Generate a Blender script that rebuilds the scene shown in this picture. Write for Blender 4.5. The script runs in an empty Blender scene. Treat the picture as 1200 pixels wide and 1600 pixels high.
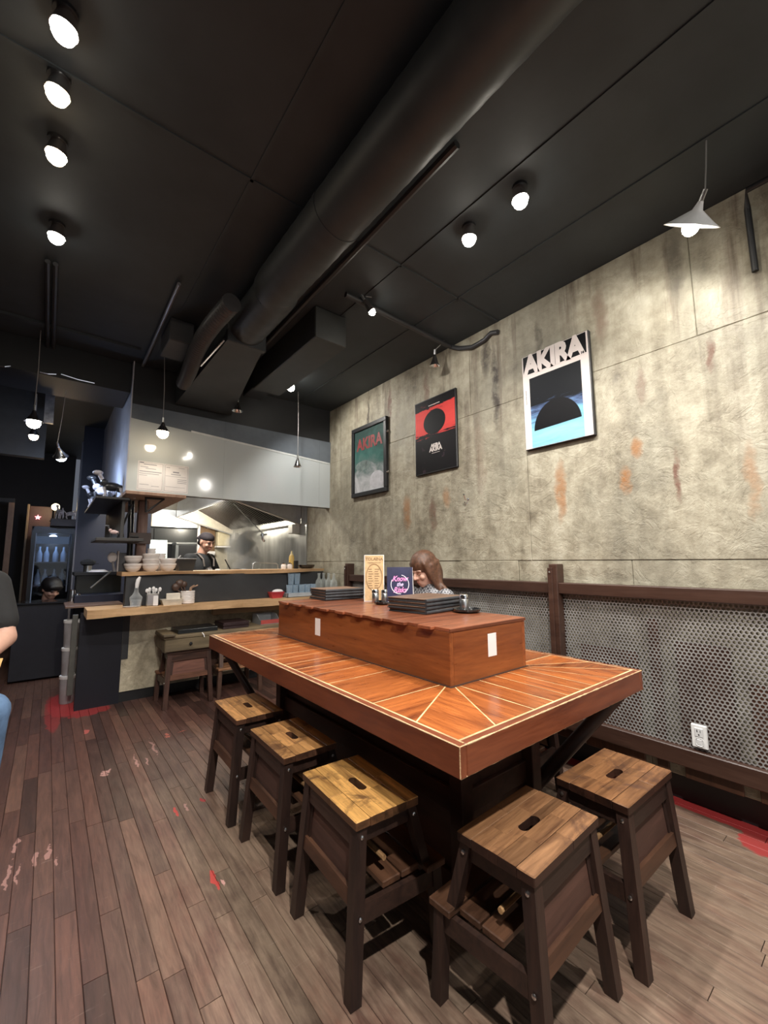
import bpy, bmesh, math, random
from math import sin, cos, pi, radians, sqrt, atan2
from mathutils import Vector, Matrix, Euler
random.seed(7)
C = bpy.context.scene.collection
scene = bpy.context.scene

# ------------------------------------------------------------------ camera, world, exposure
def make_camera():
    yaw, pit, rol, f = 0.6758, 0.1166, -0.0061, 651.19
    fwd = Vector((sin(yaw)*cos(pit), cos(yaw)*cos(pit), sin(pit)))
    right = Vector((cos(yaw), -sin(yaw), 0)); up = right.cross(fwd)
    r2 = right*cos(rol) + up*sin(rol); u2 = -right*sin(rol) + up*cos(rol)
    m = Matrix((r2, u2, -fwd)).transposed().to_4x4(); m.translation = (0, 0, 1.2)
    cam = bpy.data.cameras.new('camera'); o = bpy.data.objects.new('camera', cam); C.objects.link(o)
    cam.sensor_fit = 'VERTICAL'; cam.sensor_height = 24; cam.lens = f/1600*24
    cam.clip_start = .02; o.matrix_world = m; scene.camera = o
make_camera()
w = bpy.data.worlds.new('world'); scene.world = w; w.use_nodes = True
w.node_tree.nodes['Background'].inputs[0].default_value = (.75, .82, 1, 1)
w.node_tree.nodes['Background'].inputs[1].default_value = .12
scene.view_settings.view_transform = 'Standard'; scene.view_settings.look = 'None'
scene.view_settings.gamma = 1; scene.view_settings.exposure = 0.28
scene.cycles.max_bounces = 8; scene.cycles.use_denoising = True
scene.cycles.sample_clamp_indirect = 4

def light(name, kind, loc, power, col=(1, .9, .78), aim=None, size=.05, angle=100, blend=.7, sy=None):
    d = bpy.data.lights.new(name, kind); d.energy = power; d.color = col
    if kind == 'AREA':
        d.size = size
        if sy: d.shape = 'RECTANGLE'; d.size_y = sy
    else: d.shadow_soft_size = size
    if kind == 'SPOT': d.spot_size = radians(angle); d.spot_blend = blend
    o = bpy.data.objects.new(name, d); C.objects.link(o); o.location = loc
    if aim is not None: o.rotation_euler = (Vector(aim)-Vector(loc)).to_track_quat('-Z', 'Y').to_euler()
    return o
WARM, WHITE, COOL = (1, .88, .72), (1, .96, .90), (.5, .66, 1)
KEY = 1.0
light('unseen_front_fill', 'AREA', (.9, -2.55, 1.7), 14, (.86, .93, 1), (.9, 0, 1.4), 4.0, sy=2.2)  # soft cool fill added behind the camera, source unseen
light('kitchen_tube_light', 'AREA', (1.02, 5.0, 2.5), 45, (1, .97, .9), (1.25, 5.5, 0), .8, sy=.5)

# ------------------------------------------------------------------ node materials
MATS = {}
class N:
    def __init__(s, name):
        s.m = bpy.data.materials.new(name); s.m.use_nodes = True; s.t = s.m.node_tree
        s.b = s.t.nodes['Principled BSDF']
    def n(s, kind, **kw):
        x = s.t.nodes.new('ShaderNode'+kind)
        for k, v in kw.items():
            if k.startswith('i_'):
                k = k[2:]; k = int(k) if k.isdigit() else k
                s.put(x, k, v)
            else: setattr(x, k, v)
        return x
    def put(s, x, k, v):
        if isinstance(v, bpy.types.NodeSocket): s.t.links.new(v, x.inputs[k])
        else: x.inputs[k].default_value = v
    def set(s, k, v): s.put(s.b, k, v)
    def math(s, op, a, b=0.0, clamp=False):
        x = s.n('Math', operation=op, use_clamp=clamp); s.put(x, 0, a); s.put(x, 1, b); return x.outputs[0]
    def mix(s, fac, a, b, mode='MIX'):
        x = s.n('Mix', data_type='RGBA', blend_type=mode); s.put(x, 0, fac); s.put(x, 6, a); s.put(x, 7, b); return x.outputs[2]
    def coord(s, which='Object'):
        if which == 'World': return s.n('NewGeometry').outputs['Position']
        return s.n('TexCoord').outputs[which]
    def mapped(s, co, sc, loc=(0, 0, 0)):
        x = s.n('Mapping'); s.put(x, 0, co); x.inputs['Scale'].default_value = sc; s.put(x, 'Location', loc); return x.outputs[0]
    def noise(s, co, scale, detail=4, rough=.6, dist=0):
        x = s.n('TexNoise'); s.put(x, 'Vector', co); s.put(x, 'Scale', scale); s.put(x, 'Detail', detail); s.put(x, 'Roughness', rough); s.put(x, 'Distortion', dist); return x.outputs[0]
    def ramp(s, fac, stops):
        x = s.n('ValToRGB'); s.put(x, 0, fac); e = x.color_ramp.elements
        while len(e) < len(stops): e.new(.5)
        for el, (p, c) in zip(e, stops): el.position = p; el.color = c if len(c) == 4 else (*c, 1)
        return x.outputs[0]
    def step(s, fac, a, b):
        x = s.n('MapRange', clamp=True); s.put(x, 0, fac); s.put(x, 1, a); s.put(x, 2, b); return x.outputs[0]
    def bump(s, h, strength=.3, dist=.01):
        x = s.n('Bump'); s.put(x, 'Height', h); x.inputs['Strength'].default_value = strength; x.inputs['Distance'].default_value = dist
        s.set('Normal', x.outputs[0])
def c4(c): return (*c, 1)
def plain(name, col, rough=.5, metal=0, var=.12, scale=14, bump=0, emit=0, trans=0, alpha=1, ior=1.45, coat=0):
    if name in MATS: return MATS[name]
    k = N(name); co = k.coord()
    n = k.noise(co, scale)
    d = tuple(max(0, x*(1-var)) for x in col); l = tuple(min(1, x*(1+var)) for x in col)
    k.set('Base Color', k.ramp(n, [(.3, d), (.7, l)])); k.set('Roughness', rough); k.set('Metallic', metal)
    if bump: k.bump(k.noise(co, scale*6), bump, .004)
    if emit: k.set('Emission Color', c4(col)); k.set('Emission Strength', emit)
    if trans: k.set('Transmission Weight', trans); k.set('IOR', ior)
    if coat: k.set('Coat Weight', coat); k.set('Coat Roughness', .12)
    MATS[name] = k.m; return k.m
def wood(name, dark, lite, axis=0, scale=1.0, rough=.4, tint=True, wear=None, bump=.15, coat=0):
    """grain runs along the given object axis; object random value shifts tone; object colour tints"""
    if name in MATS: return MATS[name]
    k = N(name); oi = k.n('ObjectInfo')
    off = k.n('CombineXYZ'); r = k.math('MULTIPLY', oi.outputs['Random'], 37.0)
    for i in range(3): k.put(off, i, r)
    sc = [9*scale]*3; sc[axis] = .9*scale
    co = k.mapped(k.coord(), tuple(sc), off.outputs[0])
    g = k.noise(co, 2.2, 6, .62, .8); f = k.noise(k.mapped(k.coord(), tuple(x*6 for x in sc), off.outputs[0]), 2.5, 3)
    v = k.math('ADD', k.math('MULTIPLY', g, .75), k.math('MULTIPLY', f, .25))
    mid = tuple((a+b)/2 for a, b in zip(dark, lite))
    col = k.ramp(v, [(.33, dark), (.5, mid), (.68, lite)])
    tone = k.math('ADD', k.math('MULTIPLY', oi.outputs['Random'], .55), .72)
    tv = k.n('CombineXYZ')
    for i in range(3): k.put(tv, i, tone)
    col = k.mix(1.0, col, tv.outputs[0], 'MULTIPLY')
    if tint: col = k.mix(1.0, col, oi.outputs['Color'], 'MULTIPLY')
    if wear:
        wn = k.step(k.noise(k.coord('World'), 8, 6, .7, .5), .52, .64)
        col = k.mix(k.math('MULTIPLY', wn, .75), col, c4(wear))
    k.set('Base Color', col); k.set('Roughness', k.step(f, -.6+rough, 1.6+rough)); 
    k.set('Roughness', k.math('ADD', k.math('MULTIPLY', f, .25), rough-.1))
    if coat: k.set('Coat Weight', coat); k.set('Coat Roughness', .2)
    k.bump(v, bump, .004)
    MATS[name] = k.m; return k.m

M_ceil = plain('black_paint', (.031, .038, .043), .62, var=.2, scale=3, bump=.15)
M_duct = plain('dark_duct_paint', (.036, .041, .044), .5, var=.2, scale=5)
M_black = plain('black', (.012, .012, .013), .45)
M_navy = plain('navy_paint', (.009, .011, .026), .55, var=.1, scale=4)
M_dkwall = plain('charcoal_wall', (.03, .031, .034), .5, var=.25, scale=3)
M_gloss = None
M_steel = plain('stainless_steel', (.62, .63, .63), .28, 1, var=.06, scale=4)
M_chrome = plain('chrome', (.75, .75, .76), .14, 1, var=.03)
M_iron = plain('dark_iron', (.02, .02, .022), .45, .3)
M_darkwood = wood('dark_stool_wood', (.014, .008, .007), (.050, .025, .018), 2, 1.2, .42)
M_darkwood_x = wood('dark_stool_wood_across', (.014, .008, .007), (.052, .026, .018), 0, 1.2, .42)
M_seatside = wood('dark_seat_edge', (.022, .012, .009), (.085, .042, .028), 0, 1.2, .42)
M_seat = wood('worn_seat_wood', (.13, .066, .032), (.50, .30, .14), 0, 1.3, .42, wear=(.075, .034, .022))
M_table = wood('orange_table_wood', (.12, .025, .007), (.52, .155, .036), 0, 1.0, .28, coat=.4)
M_table_y = wood('orange_table_wood_long', (.12, .025, .007), (.52, .155, .036), 1, 1.0, .28, coat=.4)
M_apron = wood('apron_wood', (.12, .028, .012), (.27, .075, .03), 1, .8, .32, coat=.3)
M_apron_x = wood('apron_wood_across', (.12, .028, .012), (.27, .075, .03), 0, .8, .32, coat=.3)
M_box = wood('box_wood', (.15, .035, .010), (.40, .125, .034), 1, .7, .3, coat=.3)
M_box_x = wood('box_wood_across', (.15, .035, .010), (.40, .125, .034), 0, .7, .3, coat=.3)
M_lid = wood('lid_wood', (.10, .028, .012), (.30, .095, .042), 0, 1.0, .3, coat=.3)
M_wornedge = plain('worn_pale_edge', (.62, .40, .22), .5, var=.3, scale=30)
M_slab = wood('live_edge_slab', (.40, .23, .11), (.72, .48, .27), 0, .5, .4)
M_rail = wood('brown_painted_rail', (.036, .016, .011), (.075, .036, .024), 1, .8, .38)
M_crate = wood('grey_brown_timber', (.10, .075, .045), (.28, .21, .12), 0, .7, .6)
M_oak = wood('raw_timber', (.17, .10, .07), (.34, .22, .16), 2, .7, .6)
M_white = plain('white_card', (.82, .80, .80), .6, var=.03)
M_ceramic = plain('white_ceramic', (.80, .74, .70), .25, var=.04, coat=.4)
M_outlet = plain('outlet_white', (.75, .75, .74), .35, var=.03)
M_leather = plain('menu_cover', (.035, .037, .042), .5, var=.3, scale=40, bump=.3)
M_menuboard = wood('menu_board', (.10, .06, .04), (.25, .15, .10), 0, 1, .45)
M_dishblk = plain('black_dish', (.012, .012, .013), .18, coat=.5)
M_skin = plain('skin', (.62, .36, .27), .5, var=.08, scale=20)
M_skin2 = plain('skin_tan', (.55, .30, .21), .5, var=.08, scale=20)
M_hairbr = plain('brown_hair', (.10, .045, .025), .42, var=.5, scale=60, bump=.4)
M_hairbk = plain('black_hair', (.012, .010, .010), .45, var=.4, scale=60, bump=.4)
M_tee = plain('black_cloth', (.018, .018, .019), .85, bump=.2)
M_apronc = plain('taupe_cloth', (.17, .14, .12), .85, bump=.2)
M_grey = plain('grey_cloth', (.13, .12, .125), .85, var=.3, scale=60)
M_denim = plain('blue_denim', (.11, .19, .33), .85, var=.45, scale=9, bump=.3)
M_eye = plain('dark_eye', (.02, .012, .01), .15)
M_lip = plain('lips', (.45, .16, .13), .45)

def glass_mat(name, col=(.9, .95, .97), rough=.03):
    if name in MATS: return MATS[name]
    k = N(name); k.set('Base Color', c4(col)); k.set('Roughness', rough); k.set('Transmission Weight', 1.0); k.set('IOR', 1.42)
    k.set('Alpha', .75)
    MATS[name] = k.m; return k.m
def thin_glass(name, col, a):
    k = N(name); k.set('Base Color', c4(col)); k.set('Roughness', .06)
    lw = k.n('LayerWeight'); lw.inputs[0].default_value = .35
    k.set('Alpha', k.math('ADD', k.math('MULTIPLY', lw.outputs['Facing'], .55), a)); MATS[name] = k.m; return k.m
M_glass = thin_glass('clear_glass', (.80, .84, .86), .10)

def concrete_mat(name, stains=True):
    k = N(name); co = k.coord('World')
    n1 = k.noise(co, 1.6, 6, .65); n2 = k.noise(co, 11, 6, .7)
    n3 = k.noise(k.mapped(co, (1, 3.2, .45)), 2.1, 6, .68, .3)
    mixv = k.math('ADD', k.math('ADD', k.math('MULTIPLY', n1, .34), k.math('MULTIPLY', n2, .36)), k.math('MULTIPLY', n3, .30))
    base = k.ramp(mixv, [(.36, (.105, .085, .060)), (.445, (.23, .202, .145)), (.52, (.345, .312, .232)), (.60, (.46, .425, .33)), (.70, (.56, .53, .43))])
    gr = k.step(k.noise(k.mapped(co, (1, 1, .7), (3, 5, 2)), 1.3, 4, .6), .48, .62)
    base = k.mix(k.math('MULTIPLY', gr, .45), base, (.245, .235, .185, 1))
    dr = k.noise(k.mapped(co, (1, 6, .5)), 1.5, 5, .6)
    sep = k.n('SeparateXYZ'); k.put(sep, 0, co); y, z = sep.outputs[1], sep.outputs[2]
    col = base
    if stains:
        top = k.step(z, 1.5, 2.9)
        d = k.math('MULTIPLY', k.step(dr, .53, .68), k.math('ADD', k.math('MULTIPLY', top, .85), .12))
        col = k.mix(d, col, (.085, .055, .038, 1))
        wob = k.math('MULTIPLY', k.math('SUBTRACT', k.noise(co, 9, 4), .5), .09)
        yw = k.math('ADD', y, wob)
        def spot(y0, z0, ry, rz, c, a):
            nonlocal col
            dy = k.math('DIVIDE', k.math('SUBTRACT', yw, y0), ry); dz = k.math('DIVIDE', k.math('SUBTRACT', z, z0), rz)
            q = k.math('ADD', k.math('MULTIPLY', dy, dy), k.math('MULTIPLY', dz, dz))
            f = k.math('MULTIPLY', k.step(q, 1.0, .15), k.math('MULTIPLY', k.step(n2, .30, .52), a))
            col = k.mix(f, col, c4(c))
        rust, brown, dark = (.30, .125, .035), (.14, .062, .040), (.028, .018, .014)
        for a in ((.93, 1.63, .045, .09, rust, .95), (.86, 1.80, .035, .07, rust, .8), (.69, 1.62, .022, .16, brown, .9),
                  (.50, 2.18, .02, .10, brown, .8), (.82, 2.13, .03, .12, brown, .55), (1.30, 1.62, .04, .22, rust, .75), (2.72, 1.62, .06, .18, rust, .7),
                  (2.40, 1.58, .05, .16, brown, .75), (2.25, 1.70, .05, .10, rust, .6), (.40, 1.55, .03, .2, rust, .5),
                  (1.75, 2.45, .035, .36, dark, .9), (1.82, 2.72, .05, .2, dark, .8), (3.3, 2.65, .02, .22, dark, .8), (2.95, 2.68, .03, .2, brown, .8),
                  (1.40, 2.66, .03, .16, dark, .6), (1.9, 1.98, .05, .4, brown, .3), (2.45, 2.62, .04, .25, brown, .7), (1.0, 2.62, .05, .2, brown, .5), (.62, 2.7, .05, .25, dark, .6)):
            spot(*a)
    if not stains: col = k.mix(1.0, col, (1.7, 1.65, 1.6, 1), 'MULTIPLY')
    k.set('Base Color', col); k.set('Roughness', k.math('ADD', k.math('MULTIPLY', n2, .4), .38))
    ch = k.step(k.noise(co, 5.5, 6, .62, 1.6), .47, .53); c2 = k.step(k.noise(k.mapped(co, (1, .6, 1.6)), 3.0, 5, .6, 1.0), .60, .64)
    h = k.math('ADD', k.math('ADD', k.math('MULTIPLY', n2, .9), k.math('MULTIPLY', ch, .16)), k.math('MULTIPLY', c2, .12))
    k.bump(h, .5, .016); return k.m
M_conc = concrete_mat('weathered_concrete'); M_conc2 = concrete_mat('plain_concrete', False)

def floor_mat():
    k = N('worn_floor_planks'); co = k.coord('World'); oi = k.n('ObjectInfo'); rnd = oi.outputs['Random']
    off = k.n('CombineXYZ'); r = k.math('MULTIPLY', rnd, 31.0)
    for i in range(3): k.put(off, i, r)
    g = k.noise(k.mapped(co, (26, 2.2, 1), off.outputs[0]), 2.5, 6, .65, .6)
    tone = k.ramp(rnd, [(0, (.046, .024, .020)), (.3, (.085, .040, .032)), (.55, (.125, .058, .043)), (.8, (.088, .044, .036)), (1, (.155, .080, .058))])
    col = k.mix(1.0, tone, k.ramp(g, [(.25, (.55, .55, .55)), (.5, (1, 1, 1)), (.75, (1.5, 1.45, 1.4))]), 'MULTIPLY')
    sep = k.n('SeparateXYZ'); k.put(sep, 0, co); x, y = sep.outputs[0], sep.outputs[1]
    big = k.noise(co, 1.7, 4, .6); fine = k.noise(k.mapped(co, (3, 1, 1)), 9, 6, .7)
    # varnish worn off where feet rest round the stools
    wx = k.math('MULTIPLY', k.step(x, .18, .62), k.step(y, 3.6, 2.0))
    wear = k.math('MULTIPLY', wx, k.step(k.math('ADD', k.math('MULTIPLY', big, .6), k.math('MULTIPLY', fine, .4)), .34, .56))
    worn = k.mix(k.step(g, .3, .7), (.17, .115, .078, 1), (.36, .265, .185, 1))
    col = k.mix(k.math('MULTIPLY', wear, .72), col, worn)
    scr = k.math('MULTIPLY', k.step(k.noise(k.mapped(co, (2, 16, 1)), 5, 4, .7, .4), .63, .70), k.step(big, .45, .6))
    col = k.mix(k.math('MULTIPLY', scr, .35), col, (.42, .33, .29, 1))
    wob = k.math('MULTIPLY', k.math('SUBTRACT', k.noise(co, 14, 3), .5), .10)
    xw = k.math('ADD', x, k.math('MULTIPLY', wob, .6)); yw = k.math('ADD', y, k.math('MULTIPLY', wob, 2.4))
    def blob(x0, y0, rx, ry, c, a=1):
        nonlocal col
        dx = k.math('DIVIDE', k.math('SUBTRACT', xw, x0), rx); dy = k.math('DIVIDE', k.math('SUBTRACT', yw, y0), ry)
        q = k.math('ADD', k.math('MULTIPLY', dx, dx), k.math('MULTIPLY', dy, dy))
        col = k.mix(k.math('MULTIPLY', k.step(q, 1.0, .75), a), col, c4(c))
    red, pale = (.36, .035, .035), (.62, .34, .30)
    for b in ((.20, 4.62, .13, .42, red, .95), (.33, 4.28, .17, .12, red, .85), (.11, 4.45, .055, .55, red, .6), (.565, 2.33, .008, .05, (.5, .06, .05)), (.69, 2.33, .013, .035, red),
              (.575, 1.755, .013, .045, (.55, .07, .06)), (.60, 1.74, .005, .03, pale), (.62, 2.36, .007, .05, pale, .6), (.30, 3.80, .016, .05, (.5, .12, .1)),
              (.73, 3.33, .02, .015, (.5, .14, .1)), (.83, 3.35, .03, .012, (.5, .14, .1)), (.62, 3.2, .007, .16, pale, .5), (.50, 3.05, .006, .10, pale, .5),
              (-.024, 2.5, .008, .05, pale, .5), (-.035, 2.30, .006, .09, pale, .45), (-.01, 2.26, .005, .06, pale, .45), (.085, 2.36, .008, .05, pale, .45), (.105, 2.25, .007, .03, pale, .45), (.34, 3.0, .025, .012, pale, .7),
              (.04, 2.33, .012, .05, pale, .45), (.55, 3.0, .006, .06, pale, .5), (2.47, .47, .14, .12, red, .9)):
        blob(*b)
    col = k.mix(k.step(k.math('ADD', x, k.math('MULTIPLY', wob, .25)), 2.485, 2.495), col, c4(red))
    k.set('Base Color', col)
    k.set('Roughness', k.math('ADD', k.math('MULTIPLY', fine, .25), k.math('ADD', .27, k.math('MULTIPLY', wear, .2))))
    k.bump(g, .2, .003); return k.m
M_floor = floor_mat()

# ------------------------------------------------------------------ mesh builder
class MB:
    def __init__(s): s.v = []; s.f = []
    def add(s, vs, fs):
        o = len(s.v); s.v += [tuple(v) for v in vs]; s.f += [tuple(i+o for i in f) for f in fs]; return s
    def box(s, x0, x1, y0, y1, z0, z1):
        return s.add([(x, y, z) for z in (z0, z1) for y in (y0, y1) for x in (x0, x1)],
                     [(0, 2, 3, 1), (4, 5, 7, 6), (0, 1, 5, 4), (1, 3, 7, 5), (3, 2, 6, 7), (2, 0, 4, 6)])
    def bbox(s, x0, x1, y0, y1, z0, z1, b=.004):
        bm = bmesh.new(); bmesh.ops.create_cube(bm, size=1)
        for v in bm.verts: v.co = ((x0+x1)/2+v.co.x*(x1-x0), (y0+y1)/2+v.co.y*(y1-y0), (z0+z1)/2+v.co.z*(z1-z0))
        bmesh.ops.bevel(bm, geom=bm.edges[:], offset=b, segments=1, affect='EDGES')
        s.bm(bm); return s
    def bm(s, bm):
        bm.verts.index_update(); s.add([v.co[:] for v in bm.verts], [[v.index for v in f.verts] for f in bm.faces]); bm.free()
    def prism(s, poly, z0, z1, axis=2):
        n = len(poly)
        a = sum(poly[i][0]*poly[(i+1) % n][1]-poly[(i+1) % n][0]*poly[i][1] for i in range(n))
        if a < 0: poly = poly[::-1]
        def P(p, z): return (p[0], p[1], z) if axis == 2 else ((z, p[0], p[1]) if axis == 0 else (p[1], z, p[0]))
        return s.add([P(p, z0) for p in poly]+[P(p, z1) for p in poly],
                     [tuple(range(n))[::-1], tuple(range(n, 2*n))]+[(i, (i+1) % n, n+(i+1) % n, n+i) for i in range(n)])
    def hexa(s, b, t):   # eight corners: four below, four above (same winding, ccw)
        return s.add(list(b)+list(t), [(3, 2, 1, 0), (4, 5, 6, 7)]+[(i, (i+1) % 4, 4+(i+1) % 4, 4+i) for i in range(4)])
    def beam(s, p0, p1, w, d, ax=(1, 0, 0)):  # square bar
        p0, p1 = Vector(p0), Vector(p1); z = (p1-p0).normalized(); a = Vector(ax); a = (a-z*a.dot(z)).normalized(); b = z.cross(a)
        q = [(-1, -1), (1, -1), (1, 1), (-1, 1)]
        return s.hexa([p0+a*i*w/2+b*j*d/2 for i, j in q], [p1+a*i*w/2+b*j*d/2 for i, j in q])
    def lathe(s, prof, n=24, c=(0, 0, 0), mat=None, cap=True):
        vs = [(r*cos(2*pi*i/n), r*sin(2*pi*i/n), z) for r, z in prof for i in range(n)]
        fs = [(k*n+i, k*n+(i+1) % n, (k+1)*n+(i+1) % n, (k+1)*n+i) for k in range(len(prof)-1) for i in range(n)]
        if cap: fs += [tuple(range(n))[::-1], tuple(range((len(prof)-1)*n, len(prof)*n))]
        if mat is not None: vs = [mat @ Vector(v) for v in vs]
        return s.add([Vector(v)+Vector(c) for v in vs], fs)
    def tube(s, pts, r, n=8, rs=None):
        pts = [Vector(p) for p in pts]; vs = []; k = len(pts)
        t0 = (pts[1]-pts[0]).normalized(); a = t0.orthogonal().normalized()
        for i, p in enumerate(pts):
            t = (pts[min(i+1, k-1)]-pts[max(i-1, 0)]).normalized(); a = (a-t*a.dot(t)).normalized(); b = t.cross(a)
            rr = rs[i] if rs else r
            vs += [p+(a*cos(2*pi*j/n)+b*sin(2*pi*j/n))*rr for j in range(n)]
        fs = [(i*n+j, i*n+(j+1) % n, (i+1)*n+(j+1) % n, (i+1)*n+j) for i in range(k-1) for j in range(n)]
        fs += [tuple(range(n))[::-1], tuple(range((k-1)*n, k*n))]
        return s.add(vs, fs)
    def ball(s, c, r, seg=16, ring=10, sq=(1, 1, 1)):
        bm = bmesh.new(); bmesh.ops.create_uvsphere(bm, u_segments=seg, v_segments=ring, radius=r)
        for v in bm.verts: v.co = Vector((v.co.x*sq[0], v.co.y*sq[1], v.co.z*sq[2]))+Vector(c)
        s.bm(bm); return s
    def mesh(s, name, smooth=False):
        me = bpy.data.meshes.new(name); me.from_pydata(s.v, [], s.f); me.validate()
        if smooth:
            bm = bmesh.new(); bm.from_mesh(me)
            for f in bm.faces: f.smooth = True
            for e in bm.edges:
                if len(e.link_faces) == 2 and e.calc_face_angle(0) > radians(38): e.smooth = False
            bm.to_mesh(me); bm.free()
        return me
    def build(s, name, mat, parent=None, smooth=False):
        return link(name, s.mesh(name, smooth), mat, parent)
def link(name, me, mat, parent=None):
    o = bpy.data.objects.new(name, me); C.objects.link(o)
    if mat is not None and not me.materials: me.materials.append(mat)
    if parent is not None: setpar(o, parent)
    return o
def setpar(o, p):
    o.parent = p
    m = p.matrix_basis.copy(); q = p.parent
    while q is not None: m = q.matrix_basis @ p.matrix_parent_inverse @ m; p, q = q, q.parent
    o.matrix_parent_inverse = m.inverted()
def tag(o, label, cat, group=None):
    o['label'] = label; o['category'] = cat
    if group: o['group'] = group
    return o
def thing(name, label, cat, loc=(0, 0, 0), rz=0, group=None):
    o = bpy.data.objects.new(name, None); C.objects.link(o); o.empty_display_size = .05
    o.location = loc; o.rotation_euler = (0, 0, rz); return tag(o, label, cat, group)
def struct(o): o['kind'] = 'structure'; return o
def kids(o): return [c for c in bpy.data.objects if c.parent == o]
def dup(o, loc=None, rz=None, label=None, parent=None):
    c = o.copy(); C.objects.link(c)
    if parent is not None: c.parent = parent
    for ch in kids(o): dup(ch, parent=c)
    if loc is not None: c.location = loc
    if rz is not None: c.rotation_euler = (0, 0, rz)
    if label: c['label'] = label
    return c
def text(name, body, size, origin, xax, yax, mat, parent, bold=0, sx=1.0, shear=0, align='CENTER', spacing=1.0):
    cu = bpy.data.curves.new(name, 'FONT'); cu.body = body; cu.size = size; cu.align_x = align; cu.align_y = 'CENTER'
    cu.offset = bold; cu.shear = shear; cu.space_character = spacing; cu.extrude = .0004; cu.resolution_u = 3
    t = bpy.data.objects.new(name+'_curve', cu); C.objects.link(t)
    bpy.context.view_layer.update()
    me = bpy.data.meshes.new_from_object(t.evaluated_get(bpy.context.evaluated_depsgraph_get()))
    bpy.data.objects.remove(t); me.materials.clear()
    x, y = Vector(xax), Vector(yax); z = x.cross(y)
    m = Matrix((x*sx, y, z)).transposed().to_4x4(); m.translation = Vector(origin)
    me.transform(m); me.name = name
    return link(name, me, mat, parent)
def organic(name, prims, mat, parent=None, voxel=.008, smooth=6):
    """union of tapered capsules and ellipsoids, remeshed to one continuous skin"""
    mb = MB()
    for p in prims:
        if p[0] == 'c':
            a, b, ra, rb = Vector(p[1]), Vector(p[2]), p[3], p[4]
            n = max(2, int((b-a).length/(min(ra, rb)*.5))+1)
            pts = [a+(b-a)*i/n for i in range(n+1)]; rs = [ra+(rb-ra)*i/n for i in range(n+1)]
            mb.tube(pts, 0, 12, rs); mb.ball(a, ra, 12, 8); mb.ball(b, rb, 12, 8)
        else:
            bm = bmesh.new(); bmesh.ops.create_uvsphere(bm, u_segments=20, v_segments=14, radius=1)
            R = Euler(p[3]).to_matrix() if len(p) > 3 else Matrix.Identity(3)
            for v in bm.verts: v.co = R @ Vector((v.co.x*p[2][0], v.co.y*p[2][1], v.co.z*p[2][2]))+Vector(p[1])
            mb.bm(bm)
    o = bpy.data.objects.new(name+'_tmp', mb.mesh(name)); C.objects.link(o)
    r = o.modifiers.new('r', 'REMESH'); r.mode = 'VOXEL'; r.voxel_size = voxel
    if smooth: sm = o.modifiers.new('s', 'SMOOTH'); sm.iterations = smooth; sm.factor = .5
    bpy.context.view_layer.update()
    me = bpy.data.meshes.new_from_object(o.evaluated_get(bpy.context.evaluated_depsgraph_get()))
    bpy.data.objects.remove(o)
    for f in me.polygons: f.use_smooth = True
    return link(name, me, mat, parent)
WX, CZ, SY = 2.442, 2.931, 4.02       # concrete wall plane, ceiling height, kitchen front plane

# ------------------------------------------------------------------ room shell
fl = struct(MB().box(-2.2, 2.64, -2.7, 8.6, -.06, -.006).build('floor', M_black))
PW = .0605
def plank_mesh(L):
    w, c = PW/2-.0012, .0022
    return MB().prism([(-w, -.006), (w, -.006), (w, -c), (w-c, 0), (-w+c, 0), (-w, -c)], -L/2+.0015, L/2-.0015, axis=1)
# prism axis 1 puts (second, depth, first): swap so width runs along x
def plank(L):
    mb = MB(); w, c = PW/2-.0006, .0014
    pr = [(-w, -.006), (w, -.006), (w, -c), (w-c, 0), (-w+c, 0), (-w, -c)]; n = 6; h = L/2-.0012
    mb.add([(x, -h, z) for x, z in pr]+[(x, h, z) for x, z in pr],
           [tuple(range(n)), tuple(range(n, 2*n))[::-1]]+[(n+i, n+(i+1) % n, (i+1) % n, i) for i in range(n)]); return mb
LENS = [.62, .78, .95, 1.15]; PM = {L: plank(L).mesh('floor_plank') for L in LENS}
for m_ in PM.values(): m_.materials.append(M_floor)
far = MB(); npl = 0; col_i = 0
x = -2.17
while x < 2.60:
    y = -2.7+random.uniform(-.9, 0)
    while y < 8.5:
        L = random.choice(LENS); yc = y+L/2
        vis = (x > -.42 and .15 < yc < 4.75 and x > -.02*yc-.30 and (x-2.0)*.0 <= 1 and not (x > 2.2 and yc > 2.2) and yc > .62-.30*x and not (x > 1.2 and yc < .25))
        if vis and npl < 299:
            o = bpy.data.objects.new('floor_plank', PM[L]); C.objects.link(o); o.location = (x, yc, 0); setpar(o, fl); npl += 1
        else:
            far.add([(v[0]+x, v[1]+yc, v[2]) for v in plank(L).v], plank(L).f)
        y += L
    x += PW
o = far.build('distant_planks', M_floor, fl); o['kind'] = 'stuff'

ce = struct(MB().box(-2.2, 2.64, -2.7, 8.6, CZ, CZ+.1).build('ceiling', M_ceil))
bd = struct(MB().box(-2.2, WX, 1.70, 1.715, CZ-.006, CZ).box(.6, .615, -2, 4, CZ-.006, CZ).box(1.5, 1.512, -2, 4, CZ-.006, CZ).box(2.0, 2.012, -2, 4, CZ-.006, CZ).box(-2.2, .47, 3.74, 3.79, CZ-.02, CZ).build('trim_1', M_ceil))

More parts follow.
